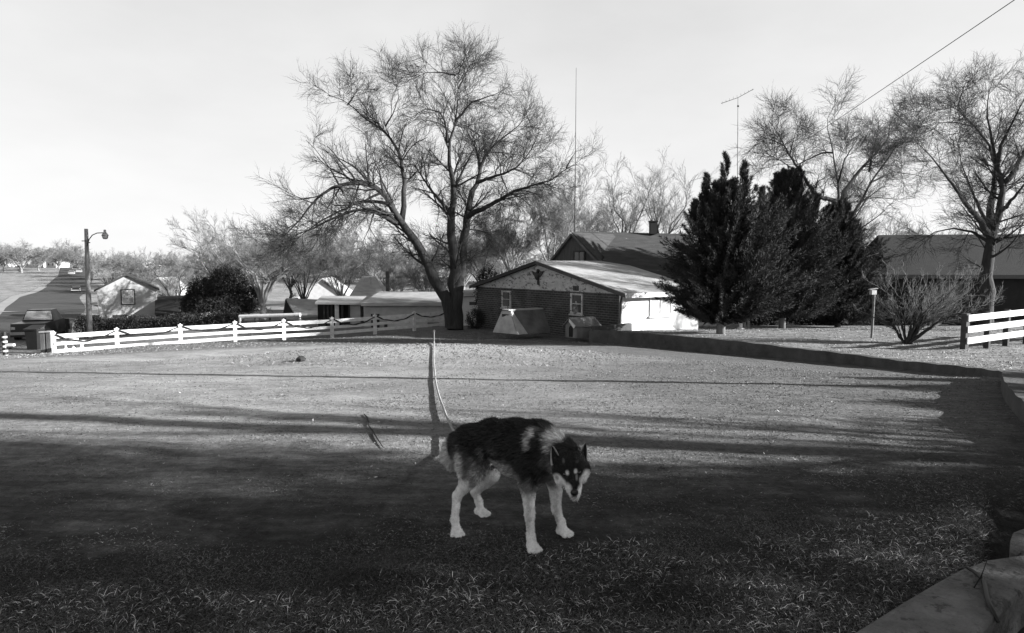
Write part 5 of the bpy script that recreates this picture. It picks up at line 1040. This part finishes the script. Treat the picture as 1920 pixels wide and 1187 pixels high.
# ---- coat: dark saddle and mask, pale legs, muzzle and ruff (the animal's own markings)
def bl(p, c, r, soft=.3):   # blob weight
    d = np.linalg.norm((p - c) / np.array(r), axis=1); d = d * (1 + .20 * nz3(p, 95, 3.) + .06 * nz3(p, 31, .5)); d = d * 1.0; return np.clip((1 + soft - d) / (2 * soft), 0, 1)
def nz3(p, f, s=0): return np.sin(p[:, 0] * f + 1.3 * np.sin(p[:, 1] * f * .8 + s)) * np.sin(p[:, 1] * f * 1.1 + s) * np.sin(p[:, 2] * f * 1.2 + 2 + s)
def coat(p, nrm):
    s = (p - DC) @ DH; lat = (p - DC) @ DL; z = p[:, 2]; n1 = nz3(p, 55); n2 = nz3(p, 120, 1.); tn = np.full(len(p), .10)
    saddle = .445 + .03 * np.sin(s * 22) + .018 * n1 - .05 * np.clip((s - .02) / .15, 0, 1)
    tn = np.where(z > saddle, .011 + .006 * n2, tn); mid = np.clip((saddle - z) / .09, 0, 1)
    tn = np.where(z <= saddle, .016 + (.33 + .14 * n2) * mid, tn)
    def mix(wt, v):
        nonlocal tn; tn = tn * (1 - wt) + v * wt
    low = np.clip((.33 + .02 * n1 - z) / .06, 0, 1); mix(low * (s < .12), .82)                    # hind legs
    lowf = np.clip((.30 + .02 * n1 - z) / .05, 0, 1); mix(lowf * (s > .05), .85)
    # dark streaks down the thigh and shoulder
    mix(bl(p, PL(874, 868, -.13), (.035, .06, .085)) * .75, .03); mix(bl(p, PL(886, 905, -.13), (.02, .05, .05)) * .6, .06)
    mix(bl(p, PL(1010, 880, -.12), (.05, .07, .10)) * .85, .012); mix(bl(p, PL(903, 868, -.10), (.02, .05, .05)) * .6, .14)
    mix(bl(p, PL(940, 868, -.06), (.08, .10, .028)) * .7, .42)                                    # belly edge
    mix(bl(p, PL(998, 812, -.11), (.017, .05, .022), .5), .55); mix(bl(p, PL(990, 829, -.12), (.013, .05, .034), .5), .58); mix(bl(p, PL(1008, 802, -.03), (.03, .05, .012)) * .6, .30)
    # ruff behind the ears
    R1 = P(1042, 822, 3.46); 
    mix(bl(p, P(1042, 819, 3.47), (.060, .07, .032), .35), .62); mix(bl(p, P(1030, 834, 3.42), (.026, .06, .045), .4) * .9, .36); mix(bl(p, P(1035, 875, 3.36), (.018, .05, .05), .4) * .7, .22)
    mix(bl(p, P(1024, 868, 3.38), (.03, .05, .04)) * .35, .14)
    for (a_, b_, la) in ((905, 985, -.118), (905, 985, .118)):
        for t_ in np.linspace(0, 1, 6): mix(bl(p, PL(991 + (la > 0) * 51, a_ + (b_ - a_) * t_, la), (.016, .05, .03), .5) * .55, .22)
    mix(bl(p, PL(861, 878, -.13), (.022, .06, .085), .5) * .85, .66); mix(bl(p, PL(1030, 892, -.02), (.05, .08, .04), .5) * .45, .22); mix(bl(p, PL(900, 850, -.12), (.02, .05, .03), .5) * .5, .20); mix(bl(p, PL(925, 846, -.1), (.03, .06, .016), .5) * .4, .16)
    # tail pale
    tl = bl(p, (t1 + t2) / 2, (.05, .05, .085), .2) * (s < -.30); mix(tl, .72)
    # head: dark mask, white cheeks and muzzle, brow spots, dark bridge
    hd = np.clip((.115 - np.linalg.norm(p - P(1072, 884, 3.31), axis=1)) / .015, 0, 1); mix(hd, .012)
    def im(x, y, D, rx, ry, v, wgt=1, sf=.25):
        c = P(x, y, D); d = np.sqrt(((p[:, 0] - c[0]) / (rx * D / F)) ** 2 + ((p[:, 2] - c[2]) / (ry * D / F)) ** 2 + ((p[:, 1] - c[1]) / .05) ** 2); mix(np.clip((1 + sf - d) / (2 * sf), 0, 1) * wgt, v)
    im(1047, 902, 3.31, 15, 13, .74); im(1058, 911, 3.28, 12, 15, .74); im(1065, 921, 3.23, 9, 15, .76)
    im(1097, 896, 3.31, 12, 16, .82); im(1090, 909, 3.27, 11, 18, .8); im(1087, 923, 3.23, 8, 14, .8); im(1078, 931, 3.235, 8, 5, .6)
    im(1075, 905, 3.23, 2.6, 19, .02, .8); im(1063, 883.5, 3.285, 3.6, 4.6, .6, 1, .3); im(1078.5, 881, 3.28, 3.8, 4.6, .66, 1, .3)
    im(1080, 892, 3.27, 3, 7, .30, .7); im(1069, 897, 3.28, 2.6, 6, .16, .6); im(1059, 891, 3.29, 6, 5, .02, .9); im(1086, 888, 3.28, 5, 4.5, .02, .9)
    im(1056, 862, 3.32, 3, 5, .12, .6); im(1080, 862, 3.32, 5, 3.5, .09, .6); im(1070, 848, 3.38, 9, 4, .14, .6); im(1044, 893, 3.34, 4, 5, .05, .6)
    return np.clip(tn, .004, .8)
tone = coat(pv, pn)
dog = thing('dog', (0, 3.63, 0), 'black and white husky dog standing on the dirt with head lowered toward the camera', 'dog')
M_coat = mat('dog_coat', 1.0, .18, 60, .8, .25, 160, attr=True, spec=.12)
M_fur = mat('dog_fur', 1.0, .12, 40, .5, 0, attr=True, spec=.45)
npmesh('body', pv, [pq], M_coat, dog, smooth=True, col=tone)
# ---- fur: short hairs lying back along the body
g = np.random.default_rng(33)
fc = pv[pq].mean(1); fnr = unit(pn[pq].mean(1)); ar = np.linalg.norm(np.cross(pv[pq[:, 2]] - pv[pq[:, 0]], pv[pq[:, 3]] - pv[pq[:, 1]]), axis=1)
idx = g.choice(len(fc), 120000, p=ar / ar.sum()); C = fc[idx] + g.normal(size=(len(idx), 3)) * .0022; Nn = fnr[idx]
s_ = (C - DC) @ DH; hd = np.linalg.norm(C - P(1073, 890, 3.29), axis=1); z_ = C[:, 2]
flow = np.tile(-DH, (len(C), 1)) + [0, 0, -.55]; leg = np.clip((.36 - z_) / .08, 0, 1)[:, None]; flow = flow * (1 - leg) + np.array([-.15, 0, -1.]) * leg
hm = np.clip((.13 - hd) / .03, 0, 1)[:, None]; away = unit(C - N0); flow = flow * (1 - hm) + away * hm; fl2 = unit(flow - Nn * (flow * Nn).sum(1, keepdims=True))
D_ = unit(fl2 + Nn * g.uniform(.12, .5, (len(C), 1)) + g.normal(size=(len(C), 3)) * .13)
ln = .026 + .008 * np.clip((z_ - .42) / .1, 0, 1); ln = ln * (1 - .74 * leg[:, 0]); ln = np.where(hd < .12, .009, ln); ln = np.where((hd < .085) , .0055, ln); ln = np.where(z_ < .07, .0035, ln)
tl_ = (s_ < -.33) & (z_ > .25); ln = np.where(tl_, .03, ln); rf2 = (np.linalg.norm(C - P(1035, 835, 3.44), axis=1) < .11) & (hd > .12); ln = np.where(rf2, .032, ln)
Vh = blades(C - Nn * .001, D_, ln * g.uniform(.6, 1.15, len(C)), np.where(hd < .12, .0019, .0030), g); tn2 = coat(C, Nn) * np.exp(g.normal(size=len(C)) * .42 + .50 * nz3(C, 130, 2.) * np.clip(hd / .15 - .6, 0, 1))
npmesh('fur', Vh.reshape(-1, 3), [np.arange(len(C) * 3).reshape(-1, 3)], M_fur, dog, col=np.repeat(np.clip(tn2, .004, .85), 3))
# ---- ears: cupped triangles, dark inside with a pale rim
M_earm = mat('ear_rim_fur', .38, .3, 60, .9); M_earin = mat('ear_inner_fur', .012, .3, 60, .9); M_eardark = mat('ear_back_fur', .012, .3, 60, .9)
def ear(b0, b1, tip, dep):
    b0, b1, tip = map(np.array, (b0, b1, tip)); m = MB(); n = 9; rows = 10
    out = unit(np.cross(b1 - b0, tip - b0)); out = out if out[1] < 0 else -out
    def surf(off, rim):
        vs = []
        for j in range(rows + 1):
            t = j / rows; wv = (1 - t) ** .62 * (1 + .12 * math.sin(math.pi * t)); c = (b0 + b1) / 2 * (1 - t) + tip * t; hw = (b1 - b0) / 2 * wv
            for i in range(n + 1):
                u = -1 + 2 * i / n; vs.append(c + hw * u * rim - out * dep * (1 - u * u) * (1 - t * .7) + out * off)
        return vs
    f = [(j * (n + 1) + i, j * (n + 1) + i + 1, (j + 1) * (n + 1) + i + 1, (j + 1) * (n + 1) + i) for j in range(rows) for i in range(n)]
    a = surf(0, 1); b = surf(-.007, 1); m.add(a + b, f + [tuple(len(a) + k for k in q[::-1]) for q in f])
    N_ = n + 1; edge = [j * N_ for j in range(rows + 1)] + [rows * N_ + i for i in range(1, n + 1)] + [j * N_ + n for j in range(rows - 1, -1, -1)]
    m.f += [(edge[k], edge[k + 1], edge[k + 1] + len(a), edge[k] + len(a)) for k in range(len(edge) - 1)]
    e = m.build('ear', M_earm, dog, smooth=True)
    m = MB(); m.add(surf(.0015, .60), f); m.build('ear_lining', M_earin, e, smooth=True)
ear(P(1033, 873, 3.345), P(1052, 865, 3.325), P(1035, 836, 3.37), .013)
ear(P(1083, 865, 3.335), P(1102, 872, 3.345), P(1098, 830, 3.36), .013)
# ---- nose, eyes, mouth
m = MB(); nb = P(1077, 923.5, 3.186); m.ball(nb, .0185, 14, 10, (1.05, .8, .95)); m.build('nose', mat('wet_black_nose', .006, .2, 60, .3, .3, 200, spec=.5), dog, smooth=True)
Me = mat('dark_eye', .006, .2, 5, .05, spec=.8)
for (x, y, D_e) in ((1059.5, 889.5, 3.302), (1086, 886.5, 3.292)):
    c_ = P(x, y, D_e); m = MB(); m.ball(c_, .0105, 12, 8); e = m.build('eye', Me, dog, smooth=True)
    # move onto the surface of the face
    r = unit(c_ - np.array([0, 0, CAMZ])); o_ = np.array([0, 0, CAMZ]); dist_ = None
    for t in np.arange(3.2, 3.9, .002):
        q_ = o_ + r * t; k = ((q_ - lo) / h_).astype(int)
        if (k >= 0).all() and (k < n3).all() and Fd[tuple(k)] < 0: dist_ = t; break
    if dist_: e.location = tuple(np.array(e.location) + (o_ + r * (dist_ + .004) - c_))
for (ft, fw) in ((fh, (.25, -.97, 0)), (ff, (.75, -.65, 0)), (rh, (.35, -.93, 0)), (rf_, (.70, -.70, 0))):
    fw = unit(np.array(fw)); s__ = np.array([-fw[1], fw[0], 0]); m = MB()
    for a in (-1.5, -.5, .5, 1.5):
        e = U(ft, .014) + s__ * a * .0165 + fw * (.066 if abs(a) < 1 else .053); m.tube([e - fw * .012 + [0, 0, .008], e, e + fw * .006 - [0, 0, .006]], [.0035, .003, .001], 5)
    m.build('claws', M_plastic, dog)
# ---- leash from the stake to the dog
zgp = lambda x, y, o_: np.array([x, y, float(zg(x, y)) + o_])
def onray(px, D_, off): x = (px - 960) / F * D_ * 1.0; return zgp(x * .995, D_, off)
rp_ = [pg + [0, 0, .05]]
for px, py, off in ((813, 668, .025), (815, 690, .028), (817, 715, .032), (820, 730, .034), (826, 750, .036), (834, 772, .04), (842, 790, .05), (851, 808, .065)):
    rp_.append(G(px, py, off))
rp_ += [np.array([-.36, 4.9, .10]), np.array([-.10, 4.3, .22]), np.array([.14, 3.85, .40]), P(1035, 845, 3.62)]
rp_ = resample(rp_, 160)
for _ in range(60): rp_[1:-1] = (rp_[:-2] + rp_[1:-1] * 2 + rp_[2:]) / 4
gap_ = np.interp(rp_[:, 1], [3.6, 3.9, 4.4, 5.2, 6.5, 9, 15, 16], [.46, .36, .18, .07, .035, .024, .022, .05]); rp_[:, 2] = zg(rp_[:, 0], rp_[:, 1]) + gap_
m = MB(); m.tube(list(rp_), [.0115 + .0015 * math.sin(i * 2.4) for i in range(len(rp_))], 7); tag(m.build('leash', M_rope, smooth=True), 'pale rope leash running from the stake to behind the dog', 'leash')
# ================================================================== GRASS, CLODS, LEAVES (nobody could count them)
def scatter(n, d0, d1, pw, g, xw=.95):
    u = g.random(n); e = 1 - pw; D_ = (d0 ** e + (d1 ** e - d0 ** e) * u) ** (1 / e); x = g.uniform(-xw, xw, n) * D_; return x, D_
gg = np.random.default_rng(101)
def vnoise(x, y, f, s=0): return .5 + .25 * (np.sin(x * f + s + 1.7 * np.sin(y * f * .7 + s)) + np.sin(y * f * 1.3 + 2 * s + 1.5 * np.sin(x * f * .8)))
def in_frame_kerb(x, y):
    pl_ = np.array([(p[0], p[1]) for p in first + outer + inner]); inside = np.zeros(len(x), bool); j = len(pl_) - 1
    for i in range(len(pl_)):
        xi, yi = pl_[i]; xj, yj = pl_[j]; c_ = ((yi > y) != (yj > y)) & (x < (xj - xi) * (y - yi) / (yj - yi + 1e-12) + xi); inside ^= c_; j = i
    d = (x - 1.72) * .80 - (y - 2.55) * .60
    return inside | ((d > .12) & (y < 4.2) & (x > 1.1))
def make_grass(name, x, y, ln, wd, lean, tone, mt=M_grass, seg2=True):
    n = len(x); z = zg(x, y) - .004; B = np.stack([x, y, z], -1); a = gg.uniform(0, 2 * np.pi, n); d = unit(np.stack([np.cos(a) * lean + .25, np.sin(a) * lean, np.ones(n)], -1)); s = unit(np.cross(d, gg.normal(size=(n, 3))))
    m1 = B + d * (ln * .5)[:, None]; d2 = unit(d + np.stack([np.cos(a) * lean * 1.1 + .15, np.sin(a) * lean * 1.1, -.25 * lean], -1)); t = m1 + d2 * (ln * .5)[:, None]; w2 = (wd / 2)[:, None]
    V = np.stack([B - s * w2, B + s * w2, m1 + s * w2 * .8, m1 - s * w2 * .8, t], 1); i = np.arange(n)[:, None] * 5
    o = npmesh(name, V.reshape(-1, 3), [i + np.array([[0, 1, 2, 3]]), i + np.array([[3, 2, 4]])], mt, None, col=np.repeat(tone, 5)); return tag(o, kind='stuff')
# long uncut grass outside the circle the leash reaches
x, y = scatter(420000, 2.0, 6.5, 1.2, gg, 1.05)
rad = np.hypot(x - PEG[0], y - PEG[1]); edge = 12.98 + .25 * (vnoise(x, y, 2.2) - .5) + .25 * (vnoise(x, y, 6, 1) - .5)
keep = (rad > edge - .1 * gg.random(len(x))) & ~in_frame_kerb(x, y); x, y, rad = x[keep], y[keep], rad[keep]; cl = vnoise(x, y, 9, 3) * vnoise(x, y, 23, 5)
keep = gg.random(len(x)) < .35 + 1.6 * cl; x, y, cl = x[keep], y[keep], cl[keep]; n = len(x)
tone = np.where(gg.random(n) < .16, gg.uniform(1.8, 4.0, n), gg.uniform(.12, .7, n)) * (.6 + 1.1 * vnoise(x, y, 5, 2))
make_grass('long_grass', x, y, gg.uniform(.018, .062, n) * (.6 + .8 * cl), gg.uniform(.0018, .0036, n), gg.uniform(.6, 2.4, n), tone)
# dense low turf under the long blades
x, y = scatter(420000, 2.0, 6.5, 1.2, gg, 1.05); rad = np.hypot(x - PEG[0], y - PEG[1]); keep = (rad > 12.9 - .5 * gg.random(len(x)) ** 2 + .3 * (vnoise(x, y, 4, 6) - .5)) & ~in_frame_kerb(x, y); x, y = x[keep], y[keep]; n = len(x)
make_grass('turf', x, y, gg.uniform(.010, .030, n) * (.7 + .6 * vnoise(x, y, 7, 2)), gg.uniform(.0018, .0034, n), gg.uniform(.5, 2.0, n), gg.uniform(.35, 1.15, n) * (.55 + .9 * vnoise(x, y, 5, 2)))
# short trampled grass inside the circle
x, y = scatter(190000, 2.6, 15, 1.7, gg, .95); rad = np.hypot(x - PEG[0], y - PEG[1]); keep = rad < 12.9; x, y = x[keep], y[keep]
pt = vnoise(x, y, 3.1, 4) * .6 + vnoise(x, y, 8.3, 7) * .4 + .25 * np.clip((x + 1) / 5, -.6, .8); keep = gg.random(len(x)) < np.clip((pt - .36) * 1.8, .04, .9); x, y = x[keep], y[keep]; n = len(x)
tone = np.where(gg.random(n) < .14, gg.uniform(.9, 1.7, n), gg.uniform(.25, .9, n))
make_grass('short_grass', x, y, gg.uniform(.010, .026, n) * (1 + .07 * y), .0020 + .0007 * y * gg.uniform(.6, 1.3, n), gg.uniform(.9, 2.4, n), tone)
# verge beyond the circle: left, far and in front of the fence
x, y = scatter(90000, 13, 42, 1.6, gg, .85); rad = np.hypot(x - PEG[0], y - PEG[1]); keep = ((rad > 12.4) | ((rad < 4.6) & (gg.random(len(x)) < .16))) & (side_right(x, y) < -.2) & (y < FA[1] + (x - FA[0]) * (FB[1] - FA[1]) / (FB[0] - FA[0]) + 2); x, y = x[keep], y[keep]; n = len(x)
tone = np.where(gg.random(n) < .35, gg.uniform(1.0, 1.7, n), gg.uniform(.4, 1.0, n))
make_grass('verge_grass', x, y, gg.uniform(.04, .10, n), gg.uniform(.008, .02, n), gg.uniform(.8, 2.0, n), tone)
# raised yard
x = gg.uniform(3, 26, 60000); y = gg.uniform(8, 40, 60000); keep = (side_right(x, y) > .25) & (gg.random(60000) < (18 / y) ** 1.2 ); x, y = x[keep], y[keep]; n = len(x)
zs_ = zu(x, y) + .02 * np.sin(x * 2.1) * np.sin(y * 1.7)
o = make_grass('yard_grass', x, y, gg.uniform(.04, .09, n), gg.uniform(.008, .018, n), gg.uniform(.8, 2.2, n), np.where(gg.random(n) < .4, gg.uniform(1.4, 2.8, n), gg.uniform(.3, 1.2, n)))
co = np.empty(n * 15, np.float32); o.data.vertices.foreach_get('co', co); co = co.reshape(n, 5, 3); co[:, :, 2] += (zs_ - zg(x, y))[:, None]; o.data.vertices.foreach_set('co', co.ravel()); o.data.update()
# clods of earth on the mound and scattered over the dirt
def chunks(name, x, y, r, mt, tone, flat=.6):
    n = len(x); z = zg(x, y); base = np.array([(1, 0, 0), (0, 1, 0), (-1, 0, 0), (0, -1, 0), (0, 0, 1.), (0, 0, -.6)]); V = base[None] * gg.uniform(.6, 1.25, (n, 6, 3)); a = gg.uniform(0, 6.28, n)
    X = V[..., 0] * np.cos(a)[:, None] - V[..., 1] * np.sin(a)[:, None]; Y = V[..., 0] * np.sin(a)[:, None] + V[..., 1] * np.cos(a)[:, None]
    V = np.stack([X, Y, V[..., 2] * flat], -1) * r[:, None, None] + np.stack([x, y, z + r * .2], -1)[:, None]
    f = np.array([(0, 1, 4), (1, 2, 4), (2, 3, 4), (3, 0, 4), (1, 0, 5), (2, 1, 5), (3, 2, 5), (0, 3, 5)]); i = np.arange(n)[:, None, None] * 6 + f[None]
    return tag(npmesh(name, V.reshape(-1, 3), [i.reshape(-1, 3)], mt, None, col=np.repeat(tone, 6)), kind='stuff')
n = 5200; x = PEG[0] + gg.normal(size=n) * 3.4 + .6; y = PEG[1] - .6 + gg.normal(size=n) * .9; x2, y2 = scatter(5200, 5.5, 16, 1.7, gg, .6); x2 = x2 - 1.2
kp = gg.random(len(x2)) < vnoise(x2, y2, 2.2, 9) ** 2 * 1.6; x = np.concatenate([x, x2[kp]]); y = np.concatenate([y, y2[kp]]); n = len(x)
chunks('dirt_clods', x, y, gg.uniform(.006, .020, n) * (.4 + .05 * y), M_clod, gg.uniform(.45, .95, n))
# pale fallen leaves and straw
n = 170; x, y = scatter(n, 4.5, 20, 1.3, gg, .5); x = x - .5; a = gg.uniform(0, 6.28, n); s_l = gg.uniform(.008, .020, n) * (.6 + .05 * y)
B = np.stack([x, y, zg(x, y) + .012], -1); d = np.stack([np.cos(a), np.sin(a), gg.uniform(0, .8, n)], -1) * s_l[:, None]; s = np.stack([-np.sin(a), np.cos(a), gg.uniform(-.3, .6, n)], -1) * (s_l * .45)[:, None]
V = np.stack([B - d, B - s, B + d, B + s], 1); tag(npmesh('fallen_leaves', V.reshape(-1, 3), [np.arange(n * 4).reshape(-1, 4)], M_leaf, None, col=np.repeat(gg.uniform(.7, 1.5, n), 4)), kind='stuff')
